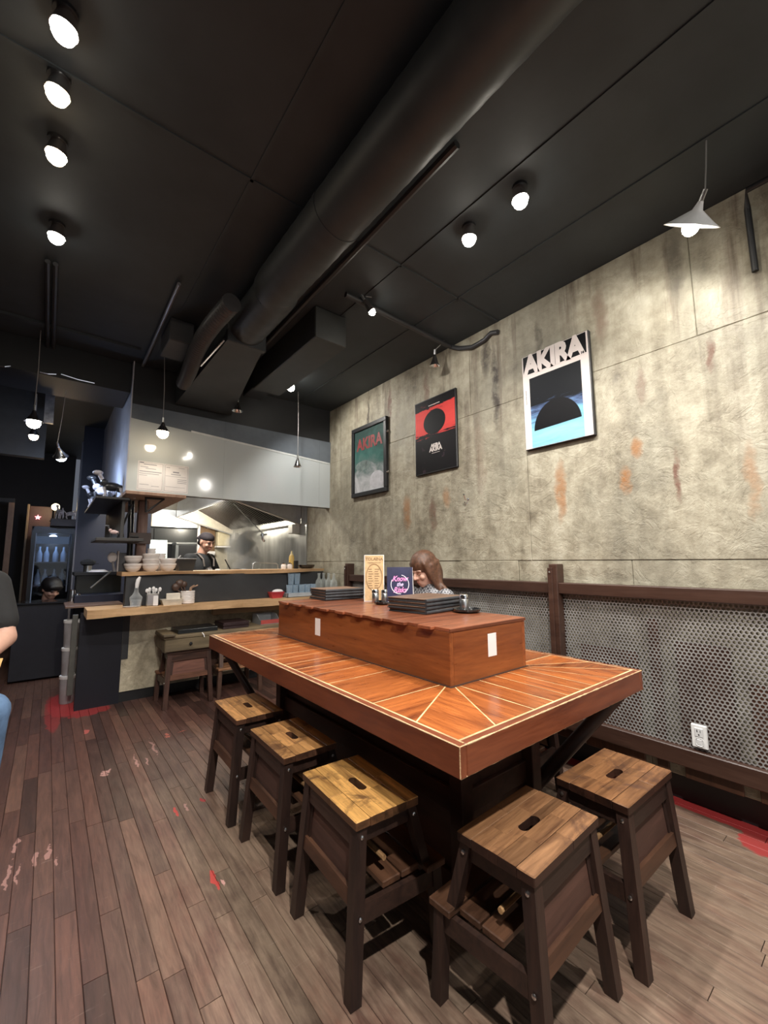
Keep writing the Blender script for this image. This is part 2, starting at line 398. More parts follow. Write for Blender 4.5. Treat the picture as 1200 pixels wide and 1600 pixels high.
# right wall: concrete cast in blocks and panels
wr = struct(MB().box(WX+.012, 2.64, -2.7, 8.6, .165, CZ).build('wall_right', M_conc2))
struct(MB().box(2.575, 2.64, -2.7, 8.6, 0, .165).build('baseboard_right', M_black))
def panel(y0, y1, z0, z1, g=.0009):
    j = random.uniform(-.003, .003)
    MB().bbox(WX+j, WX+.03, y0+g, y1-g, z0+g, z1-g, .003).build('concrete_block', M_conc, wr)
def course(z0, z1, ys):
    for a, b in zip(ys, ys[1:]): panel(a, b, z0, z1)
course(.17, 1.06, [-1.6, -.4, .9, 2.1, 3.3, 4.54])
course(1.06, 1.196, [-1.2, .12, .926, 1.62, 2.12, 2.74, 3.3, 3.95, 4.54])
course(1.196, 2.300, [-1.5, -.2, 1.52, 2.62, 4.0, 4.54])
course(2.300, CZ, [-1.3, .55, 1.98, 3.28, 4.0, 4.54])
# kitchen part of the same wall is lined in steel
k_ = N('steel_lining'); co_ = k_.coord('World'); k_.set('Base Color', k_.ramp(k_.noise(k_.mapped(co_, (1, 3, .6)), 3, 4), [(.3, (.38, .38, .36)), (.7, (.66, .66, .63))])); k_.set('Metallic', .75); k_.set('Roughness', .36)
M_lining = k_.m
struct(MB().box(WX-.012, WX+.012, 4.56, 7.4, .6, CZ).build('trim_2', M_lining))
struct(MB().box(WX-.018, WX+.012, 4.53, 4.56, .6, 2.0).build('trim_3', M_steel))
struct(MB().box(-2.4, -2.2, -2.7, 8.6, 0, CZ).build('wall_left', M_dkwall))
struct(MB().box(-2.4, 2.64, -2.9, -2.7, 0, .5).box(-2.4, 2.64, -2.9, -2.7, 2.75, CZ).box(-2.4, -1.3, -2.9, -2.7, .5, 2.75).build('wall_front', M_dkwall))
wn = struct(MB().box(-1.3, 2.64, -2.8, -2.78, .5, 2.75).build('window_1', plain('shop_window_glass', (.5, .55, .6), .1, var=.02)))
struct(MB().box(-2.2, .25, 8.4, 8.6, 0, CZ).build('wall_back', plain('corridor_black', (.012, .012, .016), .6)))
struct(MB().box(.252, 1.06, 6.40, 6.46, 0, CZ).build('wall_corridor', M_navy))
struct(MB().box(.236, .252, 6.385, 6.475, 0, 2.72).build('trim_4', plain('corner_strip', (.10, .10, .12), .4)))
struct(MB().box(.5, WX, 7.4, 7.5, 0, CZ).build('wall_kitchen_back', plain('kitchen_tile', (.55, .5, .4), .3, var=.1)))
# soffit above the kitchen pass: glossy panels below a black strip
gk = N('glossy_white_panel'); gk.set('Base Color', (.60, .65, .66, 1)); gk.set('Roughness', .10); gk.set('Coat Weight', .6); gk.set('Coat Roughness', .03)
gk.bump(gk.noise(gk.coord('World'), 1.3, 2), .05, .02); M_gloss = gk.m
so = struct(MB().box(.470, WX, SY+.014, SY+.09, 1.795, 2.552).build('wall_soffit', M_dkwall))
M_darkrefl = plain('dark_reflection_paint', (.15, .175, .205), .18, var=.06, coat=.3)  # dark reflection in the gloss, put into the panel colour
def zt(x): return 2.425-.125*(x-.470)/(WX-.470)  # sloping lower edge of the painted reflection
def soff(a, b, z0, z1, nm, mat, d=.0):
    lo = (lambda x: z0) if not callable(z0) else z0; hi = (lambda x: z1) if not callable(z1) else z1
    MB().hexa([(a, SY-d, lo(a)), (b, SY-d, lo(b)), (b, SY+.014, lo(b)), (a, SY+.014, lo(a))], [(a, SY-d, hi(a)), (b, SY-d, hi(b)), (b, SY+.014, hi(b)), (a, SY+.014, hi(a))]).build(nm, mat, so)
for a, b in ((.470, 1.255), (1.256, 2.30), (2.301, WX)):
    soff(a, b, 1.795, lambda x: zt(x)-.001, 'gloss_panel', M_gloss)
    soff(a, b, lambda x: zt(x)+.001, 2.552, 'dark_reflection_panel', M_darkrefl)
soff(.95, WX-.01, lambda x: zt(x)-.008, lambda x: zt(x)+.010, 'pale_reflection_strip', plain('pale_reflection_paint', (.70, .73, .72), .3), .004)  # pale line of the reflection, built as a coloured strip
struct(MB().box(.470, WX, SY+.02, SY+.1, 2.552, CZ).build('wall_back_upper', plain('black_upper_wall', (.017, .018, .020), .6, var=.15, scale=3)))
ss = plain('soffit_side_paint', (.50, .52, .58), .5, var=.15, scale=5)
struct(MB().box(.462, .470, SY, 6.40, 1.795, CZ).build('wall_soffit_side', ss))
# bulkhead over the corridor, with torn foil wrap along its lower edge
struct(MB().box(-2.2, .455, 4.08, 4.55, 2.66, CZ).build('trim_5', M_black))
struct(MB().box(-2.2, -.10, 5.2, 5.3, 2.22, CZ).build('wall_corridor_left', plain('grey_corridor', (.035, .037, .039), .6)))

# ------------------------------------------------------------------ wall screen: posts, rails, perforated sheet
sc = thing('perforated_wainscot', 'brown framed wainscot of silver perforated metal along the concrete wall', 'wainscot', (2.41, 1.5, 0))
MB().bbox(2.375, WX, -1.0, 3.59, 1.000, 1.064, .004).build('top_rail', M_rail, sc)
MB().bbox(2.385, WX, -1.0, 3.59, .236, .318, .004).build('bottom_rail', M_rail, sc)
POSTS = (.25-.45, 1.336, 2.422, 3.560)
for p in POSTS:
    MB().bbox(2.362, WX, p-.026, p+.026, .236, 1.175, .004).bbox(2.352, 2.364, p+.0, p+.030, .25, 1.152, .002).build('post', M_rail, sc)
    MB().ball((2.351, p+.015, 1.125), .006, 8, 6).build('bolt', M_steel, sc)
kp = N('perforated_silver'); kp.set('Base Color', kp.ramp(kp.noise(kp.coord('World'), 5, 4), [(.3, (.24, .22, .21)), (.7, (.46, .45, .44))])); kp.set('Metallic', .45); kp.set('Roughness', .5); M_perf = kp.m
def perforated(y0, y1, z0=.30, z1=1.01, p=.0185):
    vs, fs = [], []; rowh = p*.866; j = 0; z = z0
    R_, r_ = p/sqrt(3), .0076
    while z < z1:
        y = y0+(p/2 if j % 2 else 0)
        while y < y1:
            o = len(vs)
            for q in range(6):
                a = pi/2+q*pi/3
                vs.append((2.418, y+R_*cos(a), z+R_*sin(a)))
            for q in range(6):
                a = pi/2+q*pi/3
                vs.append((2.418, y+r_*cos(a), z+r_*sin(a)))
            for q in range(6):
                a = pi/2+q*pi/3
                vs.append((2.421, y+r_*cos(a), z+r_*sin(a)))
            for q in range(6):
                n = (q+1) % 6
                fs.append((o+q, o+n, o+6+n, o+6+q)); fs.append((o+6+q, o+6+n, o+12+n, o+12+q))
            y += p
        z += rowh; j += 1
    me = bpy.data.meshes.new('perforated_sheet'); me.from_pydata(vs, [], fs); return me
for a, b in zip(POSTS, POSTS[1:]):
    o = link('perforated_sheet', perforated(a+.026, b-.026), M_perf, sc); o['kind'] = 'stuff'
# things seen through the sheet: dark boards and a pale strip on the wall behind, lower brown boards
y = -.6
BH = [.62, .70, .66, .80, .9, .72, .55, .78, .6, .74, .66]
for bi, (wdt, gap) in enumerate(((.42, .06), (.30, .07), (.235, .055), (.215, .065), (.05, .055), (.30, .06), (.33, .05), (.36, .06), (.4, .06), (.4, .06), (.4, .05))):
    MB().bbox(2.4255, WX-.004, y, y+wdt, .172, BH[bi], .003).build('lower_board', wood('lower_board_wood', (.040, .016, .009), (.11, .045, .024), 2, .8, .4), sc); y += wdt+gap
ou = thing('power_outlet', 'white power outlet plate set in the perforated wainscot', 'outlet', (2.40, .678, .388))
MB().bbox(2.398, 2.412, .648, .709, .335, .437, .003).build('cover_plate', M_outlet, ou)
MB().bbox(2.394, 2.399, .662, .695, .385, .424, .002).bbox(2.3935, 2.399, .664, .693, .346, .379, .006).build('socket', plain('outlet_face', (.6, .6, .6), .3), ou)
MB().box(2.393, 2.395, .671, .673, .406, .416).box(2.393, 2.395, .683, .686, .406, .416).box(2.393, 2.395, .676, .681, .392, .398).build('socket_slots', M_black, ou)

# hooks on the wall
HK = ((2.03, 1.655, 'double metal wall hook under the middle poster'), (1.67, 1.637, 'metal wall hook left of the black and blue poster, nearer the table'),
      (.92, 1.628, 'metal wall hook with a rust stain, right of the black and blue poster'), (.43, 1.665, 'chrome wall hook at the far right of the concrete wall'))
for i, (y, z, lb) in enumerate(HK):
    if i == 0:
        h0 = thing('wall_hook', lb, 'hook', (WX, y, z), group='hooks on the concrete wall')
        MB().lathe([(.012, 0), (.012, .004), (.008, .006)], 12, (WX, y, z), Matrix.Rotation(-pi/2, 4, 'Y')).build('backplate', M_chrome, h0)
        MB().tube([(WX-.004, y, z), (WX-.03, y, z-.005), (WX-.045, y, z+.03)], .0045).ball((WX-.045, y, z+.032), .008, 10, 8).build('upper_prong', M_chrome, h0)
        MB().tube([(WX-.004, y, z-.006), (WX-.015, y, z-.035), (WX-.03, y, z-.04), (WX-.036, y, z-.025)], .004).ball((WX-.036, y, z-.024), .006, 10, 8).build('lower_prong', M_chrome, h0)
    else: dup(h0, (WX, y, z), None, lb)

# ------------------------------------------------------------------ posters
YM, ZP, XM = (0, -1, 0), (0, 0, 1), (-1, 0, 0)
def canvas_mat(name, kind):
    k = N(name); co = k.coord('World'); sep = k.n('SeparateXYZ'); k.put(sep, 0, co); y, z = sep.outputs[1], sep.outputs[2]
    s1 = k.noise(k.mapped(co, (1, 2.2, 14)), 2.2, 6, .65, .5); s2 = k.noise(co, 9, 6, .7)
    if kind == 'blue':
        v = k.math('ADD', k.math('MULTIPLY', k.step(z, 2.33, 2.0), .62), k.math('MULTIPLY', s1, .45))
        col = k.ramp(v, [(.46, (.004, .005, .007)), (.57, (.07, .11, .22)), (.68, (.16, .36, .52)), (.9, (.26, .55, .68))])
    elif kind == 'red':
        b = k.math('SUBTRACT', 1.0, k.math('ABSOLUTE', k.math('DIVIDE', k.math('SUBTRACT', z, 2.36), .155)))
        v = k.math('ADD', b, k.math('MULTIPLY', k.math('SUBTRACT', s1, .5), 1.3))
        col = k.ramp(v, [(.22, (.006, .005, .006)), (.30, (.62, .055, .05)), (1, (.72, .07, .06))])
        col = k.mix(k.math('MULTIPLY', k.step(s2, .6, .75), k.step(z, 2.25, 2.1)), col, (.09, .05, .07, 1))
    else:
        v = k.math('ADD', k.math('MULTIPLY', k.step(z, 2.5, 1.9), .5), k.math('MULTIPLY', k.noise(co, 4.5, 5, .6, .8), .6))
        col = k.ramp(v, [(.30, (.03, .055, .05)), (.48, (.05, .13, .115)), (.60, (.11, .16, .15)), (.72, (.36, .37, .38)), (.85, (.62, .62, .64))])
    k.set('Base Color', col); k.set('Roughness', .5); k.set('Specular IOR Level', .12); return k.m
def plate(y0, y1, z0, z1, x, t, name, mat, par, b=.002): return MB().bbox(x-t, x, y0, y1, z0, z1, b).build(name, mat, par)
def ellipse_plate(yc, zc, ry, rz, x, t, name, mat, par, lo=0, hi=2*pi):
    n = 40; return MB().prism([(yc+ry*cos(lo+(hi-lo)*i/n), zc+rz*sin(lo+(hi-lo)*i/n)) for i in range(n)], x-t, x, axis=0).build(name, mat, par, )
M_off = plain('poster_offwhite', (.62, .55, .52), .5, var=.04)
M_pblk = plain('poster_black', (.004, .004, .005), .5); M_pblk.node_tree.nodes['Principled BSDF'].inputs['Specular IOR Level'].default_value = .12
# black, white and blue poster
t = thing('poster', 'large black, white and blue poster with bold lettering, farthest right on the wall', 'poster', (WX, 1.285, 2.24))
y0, y1, z0, z1 = 1.060, 1.510, 1.915, 2.560
plate(y0, y1, z0, z1, WX, .028, 'frame', M_black, t, .003)
plate(y0+.006, y1-.004, z0+.004, z1-.004, WX-.028, .002, 'border', M_off, t, .0005)
plate(y0+.016, y1-.012, 2.425, z1-.008, WX-.030, .0008, 'title_band', M_pblk, t, .0003)
plate(y0+.055, y1-.052, z0+.006, 2.392, WX-.030, .0008, 'picture', canvas_mat('blue_picture', 'blue'), t, .0003)
ellipse_plate(1.282, 2.03, .155, .175, WX-.0308, .0008, 'dark_shape', M_pblk, t, 0.0, pi)
text('title', 'AKIRA', .178, (WX-.0312, 1.292, 2.482), YM, ZP, M_off, t, bold=.0095, sx=.82, spacing=.94)
text('issue_number', '16', .022, (WX-.0322, 1.100, 2.432), YM, ZP, M_pblk, t, bold=.001)
text('side_note', 'graphic novel series', .012, (WX-.0306, 1.484, 2.27), (0, 0, -1), (0, -1, 0), plain('grey_print', (.2, .2, .22), .6), t)
# red and black poster
t = thing('poster', 'black poster with a red band and a dark oval, between the other two posters', 'poster', (WX, 2.345, 2.24))
plate(2.108, 2.580, 1.918, 2.560, WX, .022, 'frame', M_black, t, .004)
plate(2.118, 2.570, 1.928, 2.550, WX-.022, .001, 'picture', canvas_mat('red_picture', 'red'), t, .0004)
ellipse_plate(2.345, 2.345, .125, .105, WX-.023, .0008, 'dark_shape', M_pblk, t)
text('title', 'AKIRA', .052, (WX-.0235, 2.335, 2.112), YM, ZP, M_off, t, bold=.0025, sx=.95)
text('title_upper', 'AKIRA', .034, (WX-.0235, 2.335, 2.145), YM, ZP, M_off, t, bold=.002, sx=1.1)
MB().box(WX-.0236, WX-.023, 2.28, 2.41, 2.492, 2.497).box(WX-.0236, WX-.023, 2.29, 2.38, 2.079, 2.082).build('fine_print', M_off, t)
# framed green-grey poster
t = thing('framed_poster', 'black framed poster in dark green and grey with red lettering, nearest the kitchen', 'poster', (WX, 3.255, 2.21))
y0, y1, z0, z1 = 2.968, 3.545, 1.845, 2.570
fr = MB(); b = .042
for a in ((y0, y1, z0, z0+b), (y0, y1, z1-b, z1), (y0, y0+b, z0+b, z1-b), (y1-b, y1, z0+b, z1-b)): fr.bbox(WX-.035, WX, *a, .004)
fr.build('frame', M_black, t)
plate(y0+b, y1-b, z0+b, z1-b, WX-.012, .006, 'picture', canvas_mat('green_picture', 'green'), t, .0005)
text('title', 'AKIRA', .165, (WX-.0186, 3.255, 2.375), YM, ZP, plain('dull_red', (.22, .035, .035), .5), t, bold=.006, sx=.88)
ellipse_plate(3.13, 1.985, .115, .085, WX-.0182, .0008, 'pale_shape', plain('poster_pale', (.5, .5, .53), .5, var=.25, scale=9), t)
ellipse_plate(3.36, 2.16, .13, .05, WX-.0182, .0006, 'grey_shape', plain('poster_grey', (.14, .18, .17), .5, var=.5, scale=14), t)
for z in (2.42, 2.03):
    MB().ball((WX-.02, y0-.006, z), .013, 10, 8).build('frame_clip', M_chrome, t)

# ------------------------------------------------------------------ step stools
def make_stool(label):
    t = thing('step_stool', label, 'stool', group='wooden step stools')
    H = .4535
    # top of the laminated seat; local x = width, local y = from panel side (0) to step side (.234)
    rows = [(0, .050, (-.18, .02, .18)), (.050, .102, (-.18, -.06, .09, .18)), (.132, .184, (-.18, -.09, .05, .18)), (.184, .234, (-.18, .0, .18))]
    for a, b, xs in rows:
        for p, q in zip(xs, xs[1:]): MB().bbox(p, q, a, b, H-.026, H, .0025 if a in (0, .184) else .0008).build('seat_stave', M_seat, t)
    def slot_end(s):   # stave with a rounded notch at its inner end
        r = .015; c = .117; poly = [(s*.18, .102), (s*.18, .132)] if s > 0 else [(s*.18, .132), (s*.18, .102)]
        arc = [(s*(.045-r)+s*r*sin(pi*i/8), c+(r*cos(pi*i/8))*(1 if s > 0 else -1)) for i in range(9)]
        return MB().prism(poly+arc, H-.026, H)
    for s in (-1, 1): slot_end(s).build('seat_stave', M_seat, t)
    L = .034
    def leg(p0, p1, w=.036, d=.036): return MB().beam(p0, p1, w, d)
    for s in (-1, 1):
        leg((s*.182, -.012, 0), (s*.155, .024, H-.026)).build('leg', M_darkwood, t)
        leg((s*.166, .268, .22), (s*.155, .212, H-.026), .034, .03).build('upper_leg', M_darkwood, t)
        leg((s*.190, .300, 0), (s*.182, .290, .232), .034, .034).build('step_leg', M_darkwood, t)
        MB().beam((s*.172, .0, .205), (s*.186, .310, .205), .018, .05, (1, 0, 0)).build('side_rail', M_darkwood_x, t)
        MB().bbox(s*.152-.009, s*.152+.009, .035, .205, H-.075, H-.027, .002).build('seat_rail', M_darkwood_x, t)
        for zz, yy in ((H-.05, .018), (H-.05, .212), (.205, -.002)):
            MB().lathe([(.006, 0), (.006, .003), (.003, .0045)], 10, (s*(.174 if zz > .3 else .189), yy+(.006 if zz > .3 else .01), zz), Matrix.Rotation(s*pi/2, 4, 'Y')).build('screw_cap', M_steel, t)
    MB().bbox(-.142, .142, .008, .026, H-.085, H-.027, .002).build('panel_rail', M_darkwood_x, t)
    MB().hexa([(-.150, .010, .255), (.150, .010, .255), (.150, .020, .255), (-.150, .020, .255)], [(-.142, .020, H-.08), (.142, .020, H-.08), (.142, .030, H-.08), (-.142, .030, H-.08)]).build('back_panel', wood('panel_wood', (.030, .014, .011), (.10, .047, .034), 0, .8, .5), t)
    MB().hexa([(-.162, -.008, .222), (.162, -.008, .222), (.162, .022, .222), (-.162, .022, .222)], [(-.160, -.002, .262), (.160, -.002, .262), (.160, .022, .262), (-.160, .022, .262)]).build('panel_rail', wood('rail_wood', (.035, .016, .010), (.13, .058, .032), 0, 1, .4), t)
    for s in (-1, 1): MB().beam((s*.142, .012, .26), (s*.130, .023, H-.08), .02, .012).build('panel_stile', M_darkwood, t)
    for a, b in ((.10, .166), (.172, .24), (.246, .322)):
        MB().bbox(-.170 if b < .3 else -.205, .170 if b < .3 else .205, a, b, .232, .252, .003).build('step_board', wood('step_wood', (.04, .018, .010), (.14, .065, .035), 0, 1, .42), t)
    MB().tube([(-.15, .12, .300), (.15, .12, .300)], .008, 8).build('dowel', M_seat, t)
    return t
def colour(t, c):
    for o in kids(t):
        o.color = c if o.name.startswith('seat_stave') else (1, 1, 1, 1)
s0 = make_stool('yellow-brown topped step stool with black slot, third from the kitchen along the table')
for me_ in {o.data for o in bpy.data.objects if o.name.startswith('seat_stave')}:
    me_.materials.append(M_seatside)
    for f_ in me_.polygons:
        if f_.normal.z < .5: f_.material_index = 1
for o in kids(s0): o.color = (1, 1, 1, 1)
PI2 = pi/2
STOOLS = [((.750, 1.240, 0), -PI2-.05, 'step stool with yellowish seat, nearest of the row of three along the table', (1.9, 1.75, 1.15, 1)),
          ((.757, 1.738, 0), -PI2-.02, 'step stool with worn tan seat, middle of the row of three along the table', (1.65, 1.45, 1.15, 1)),
          ((.752, 2.238, 0), -PI2-.02, 'step stool with blotchy tan seat, farthest of the row of three along the table', (1.6, 1.4, 1.15, 1)),
          ((1.128, .630, 0), .04, 'step stool with stained brown seat at the near end of the table, left one', (.62, .52, .50, 1)),
          ((1.602, .598, 0), -.01, 'step stool with brown seat and black slot at the near end, beside the wall', (.70, .55, .48, 1)),
          ((1.005, 3.925, 0), 0, 'dark step stool under the counter carrying the left end of the timber box', (.7, .6, .55, 1)),
          ((1.45, 4.235, 0), pi, 'step stool turned round, its step in front, right of the dark one under the counter', (.7, .6, .55, 1)),
          ((2.23, 2.05, 0), PI2, 'step stool between table and wall on which the woman sits', (.8, .7, .6, 1)),
          ((2.15, 1.42, 0), PI2, 'empty step stool between the table and the wall, half hidden under the table', (.8, .7, .6, 1))]
for i, (loc, rz, lb, c) in enumerate(STOOLS):
    t = s0 if i == 0 else dup(s0, loc, rz, lb)
    t.location = loc; t.rotation_euler = (0, 0, rz); t['label'] = lb; colour(t, c)
    if i == 6:
        for o in kids(t):
            if o.name.split('.')[0] in ('leg', 'step_leg', 'upper_leg', 'side_rail', 'step_board'): o.color = (2.6, 2.7, 2.5, 1)
    if i == 5:
        for o in kids(t):
            if 'seat' not in o.name: o.color = (1.9, 1.7, 1.6, 1)

# ------------------------------------------------------------------ communal table
TX0, TX1, TY0, TY1, TZ, TH = .832, 1.978, .742, 2.820, .7386, .080
BX0, BX1, BY0, BY1, BZ = 1.179, 1.664, 1.087, 2.5555, .9358
tb = thing('communal_table', 'big orange-brown wooden communal table with a raised box along its middle', 'table', ((TX0+TX1)/2, (TY0+TY1)/2, 0))
MB().box(TX0+.01, TX1-.01, TY0+.01, TY1-.01, TZ-.03, TZ-.0004).build('joint_filler', plain('pale_joint_filler', (.70, .44, .22), .5, var=.6, scale=5), tb)
def board(poly, mat):
    n = len(poly); cx = sum(p[0] for p in poly)/n; cy = sum(p[1] for p in poly)/n
    a = sum(poly[i][0]*poly[(i+1) % n][1]-poly[(i+1) % n][0]*poly[i][1] for i in range(n))
    if a < 0: poly = poly[::-1]
    ins = []
    g = .0026
    for i in range(n):
        p0, p1, p2 = Vector(poly[i-1]), Vector(poly[i]), Vector(poly[(i+1) % n])
        d1 = (p1-p0).normalized(); d2 = (p2-p1).normalized(); n1 = Vector((-d1.y, d1.x)); n2 = Vector((-d2.y, d2.x))
        k = 1+n1.dot(n2); ins.append(p1+(n1+n2)*(g/max(k, .3)))
    o = MB().prism([tuple(p) for p in ins], TZ-.028, TZ).build('top_board', mat, tb); o.color = (1, 1, 1, 1)
e = .028; ox0, ox1, oy0, oy1 = TX0+e, TX1-e, TY0+e, TY1-e
ys = [1.136, 1.42, 1.56, 1.69, 1.80, 1.915, 2.00, 2.13, 2.20, 2.40, BY1]
for a, b in zip(ys, ys[1:]): board([(ox0, a), (BX0, a), (BX0, b), (ox0, b)], M_table)
board([(BX0, 1.112), (BX0, 1.136), (ox0, 1.136), (ox0, .93)], M_table)
board([(BX0, 1.112), (ox0, .93), (ox0, oy0), (1.015, oy0), (1.200, BY0), (BX0, BY0)], M_table_y)
board([(1.200, BY0), (1.015, oy0), (1.214, oy0), (1.222, BY0)], M_table_y)
xs = [(1.222, 1.214), (1.335, 1.328), (1.434, 1.424), (1.52, 1.515), (1.607, 1.604)]
for (a, a2), (b, b2) in zip(xs, xs[1:]): board([(a2, oy0), (b2, oy0), (b, BY0), (a, BY0)], M_table_y)
board([(1.604, oy0), (1.75, oy0), (1.64, BY0), (1.607, BY0)], M_table_y)
board([(1.75, oy0), (ox1, oy0), (BX1, BY0), (1.64, BY0)], M_table_y)
board([(BX1, BY0), (ox1, oy0), (ox1, .95), (BX1, 1.11)], M_table); board([(BX1, 1.11), (ox1, .95), (ox1, 1.13), (BX1, 1.136)], M_table)
ys = [1.136, 1.33, 1.52, 1.71, 1.90, 2.10, 2.3, BY1]
for a, b in zip(ys, ys[1:]): board([(BX1, a), (ox1, a), (ox1, b), (BX1, b)], M_table)
board([(ox0, BY1), (BX0, BY1), (ox0, oy1)], M_table); board([(BX1, BY1), (ox1, BY1), (ox1, oy1)], M_table)
xs = [(BX0, ox0), (1.30, 1.15), (1.42, 1.42), (1.55, 1.70), (BX1, ox1)]
for (a, a2), (b, b2) in zip(xs, xs[1:]): board([(a, BY1), (b, BY1), (b2, oy1), (a2, oy1)], M_table_y)
for nm, a in (('apron', (TX0, TX0+.026, TY0, TY1)), ('apron', (TX1-.026, TX1, TY0, TY1))): MB().bbox(*a, TZ-TH, TZ-.0002, .003).build(nm, M_apron, tb)
for a in ((TX0+.026, TX1-.026, TY0, TY0+.026), (TX0+.026, TX1-.026, TY1-.026, TY1)): MB().bbox(*a, TZ-TH, TZ-.0002, .003).build('apron', M_apron_x, tb)
def worn(p0, p1, w=.0034):   # rubbed, wobbling pale arris
    p0, p1 = Vector(p0), Vector(p1); n = 60; mb = MB(); pts = []; rs = []
    for i in range(n+1): pts.append(p0.lerp(p1, i/n)); rs.append(w*(.55+.45*random.random()))
    mb.tube(pts, w, 6, rs); return mb
ww = MB()
for a, b in (((TX0, TY0, TZ), (TX0, TY1, TZ)), ((TX0, TY0, TZ), (TX1, TY0, TZ)), ((TX1, TY0, TZ), (TX1, TY1, TZ)), ((TX0, TY1, TZ), (TX1, TY1, TZ))):
    q = worn([a[0]+(.002 if a[0] == TX0 else -.002), a[1]+.002*(1 if a[1] == TY0 else -1), a[2]-.0025], [b[0]+(.002 if b[0] == TX0 else -.002), b[1]+.002*(1 if b[1] == TY0 else -1), b[2]-.0025]); ww.add(q.v, q.f)
q = worn((TX0+.0015, TY0+.0015, TZ-.002), (TX0+.0015, TY0+.0015, TZ-TH+.004), .0022); ww.add(q.v, q.f)
q = worn((TX0+.0025, TY0+.0025, TZ-TH+.002), (TX1-.0025, TY0+.0025, TZ-TH+.002), .0022); ww.add(q.v, q.f)
o = ww.build('worn_arris', M_wornedge, tb, True); o['kind'] = 'stuff'
# raised box
rb = MB().box(BX0+.02, BX1-.02, BY0+.02, BY1-.02, TZ, BZ-.002).build('raised_box', M_box, tb)
MB().bbox(BX0, BX0+.02, BY0, BY1, TZ, BZ, .002).build('box_side', M_box, rb); MB().bbox(BX1-.02, BX1, BY0, BY1, TZ, BZ, .002).build('box_side', M_box, rb)
MB().bbox(BX0+.02, BX1-.02, BY0, BY0+.02, TZ, BZ, .002).build('box_side', M_box_x, rb); MB().bbox(BX0+.02, BX1-.02, BY1-.02, BY1, TZ, BZ, .002).build('box_side', M_box_x, rb)
nl = 19; dy = (BY1-BY0)/nl
for i in range(nl):
    a = BY0+i*dy; ov = [.004, .018][i % 2]+random.uniform(-.004, .006)
    if i == 0: ov = .0
    MB().bbox(BX0-ov, BX1+.004, a+.0012, a+dy-.0012, BZ, BZ+.012+random.uniform(0, .001), .0015).build('lid_slat', M_lid, rb)
MB().bbox(BX0+.0, BX1+.004, BY0-.004, BY0+.004, BZ-.001, BZ+.0115, .0015).build('lid_edge', M_lid, rb)
LZ = BZ+.0132
for nm, (x, y, ax) in (('a', (1.345, BY0, 'y')), ('b', (BX0, 2.072, 'x'))):
    if ax == 'y': MB().bbox(1.402, 1.457, BY0-.0012, BY0, .815, .905, .0004).build('blank_sticker', M_white, rb)
    else: MB().bbox(BX0-.0012, BX0, 2.03, 2.085, .797, .888, .0004).build('blank_sticker', M_white, rb)
sk = MB()
for a in ((BX0-.006, BX0, BY0-.006, BY1), (BX1, BX1+.006, BY0-.006, BY1), (BX0, BX1, BY0-.006, BY0)): sk.box(*a, TZ-.001, TZ+.003)
sk.build('sealant_bead', plain('dark_sealant', (.05, .03, .025), .5), rb)
# pedestal: panelled dark box with corner posts, floor runners and slanting braces
M_ped = wood('pedestal_wood', (.030, .013, .008), (.085, .036, .022), 1, .8, .4)
px0, px1, py0, py1 = 1.19, 1.62, 1.06, 2.50
MB().box(px0+.02, px1-.02, py0+.02, py1-.02, .02, TZ-.03).build('pedestal', M_ped, tb)
for x in (px0, px1):
    for y in (py0, py1): MB().bbox(x-.03, x+.03, y-.03, y+.03, 0, TZ-.03, .003).build('post', M_ped, tb)
for z0_, z1_ in ((.02, .10), (.30, .38), (.60, .70)):
    MB().bbox(px0, px0+.02, py0+.03, py1-.03, z0_, z1_, .002).build('pedestal_rail', M_ped, tb); MB().bbox(px1-.02, px1, py0+.03, py1-.03, z0_, z1_, .002).build('pedestal_rail', M_ped, tb)
    MB().bbox(px0+.03, px1-.03, py0, py0+.02, z0_, z1_, .002).build('pedestal_rail', M_ped, tb)
MB().tube([(1.93, .80, .66), (1.68, 1.08, .25)], .028, 12).build('brace', plain('dark_brown_tube', (.045, .026, .022), .4), tb, True)
MB().tube([(.90, 2.74, .66), (1.18, 2.52, .12)], .022, 12).build('brace', MATS['dark_brown_tube'], tb, True)

# ------------------------------------------------------------------ things on the raised box
def menu_folder(x, y, z, rz, wid, dep, label, group):
    t = thing('menu_folder', label, 'menu', (x, y, z), rz, group)
    def loc(mb, nm, mat): o = mb.build(nm, mat); o.parent = t; return o
    loc(MB().bbox(0, wid, 0, dep, 0, .0045, .001), 'back_cover', M_leather)
    loc(MB().bbox(.004, wid-.004, .003, dep-.003, .0045, .0125, .001), 'pages', plain('dark_pages', (.07, .06, .055), .7))
    loc(MB().bbox(0, wid, 0, dep, .0125, .0170, .001), 'front_cover', M_menuboard)
    loc(MB().tube([(0, .0, .0085), (wid, .0, .0085)], .0083, 10), 'spine', M_leather)
    return t
ORD = ['lowest', 'second from the bottom', 'third from the bottom', 'topmost', 'topmost']
dirv = Vector((.28, -.022)).normalized()
for k in range(4):
    a = atan2(-.022, .28)+[.03, -.02, .0, .01][k]
    menu_folder(1.398, 2.349, LZ+k*.0176, a, .285, .232, 'dark menu folder %s in the stack at the kitchen end of the raised box' % ['lowest', 'second lowest', 'third', 'topmost'][k], 'menus stacked at the far end of the box')
for k in range(4):
    a = atan2(.041, .328)+[-.03, .02, .0, .015][k]
    menu_folder(1.393, 1.431, LZ+k*.0176, a, .33, .245, 'dark menu folder %s in the stack at the near end of the raised box' % ['lowest', 'second lowest', 'third', 'topmost'][k], 'menus stacked at the near end of the box')
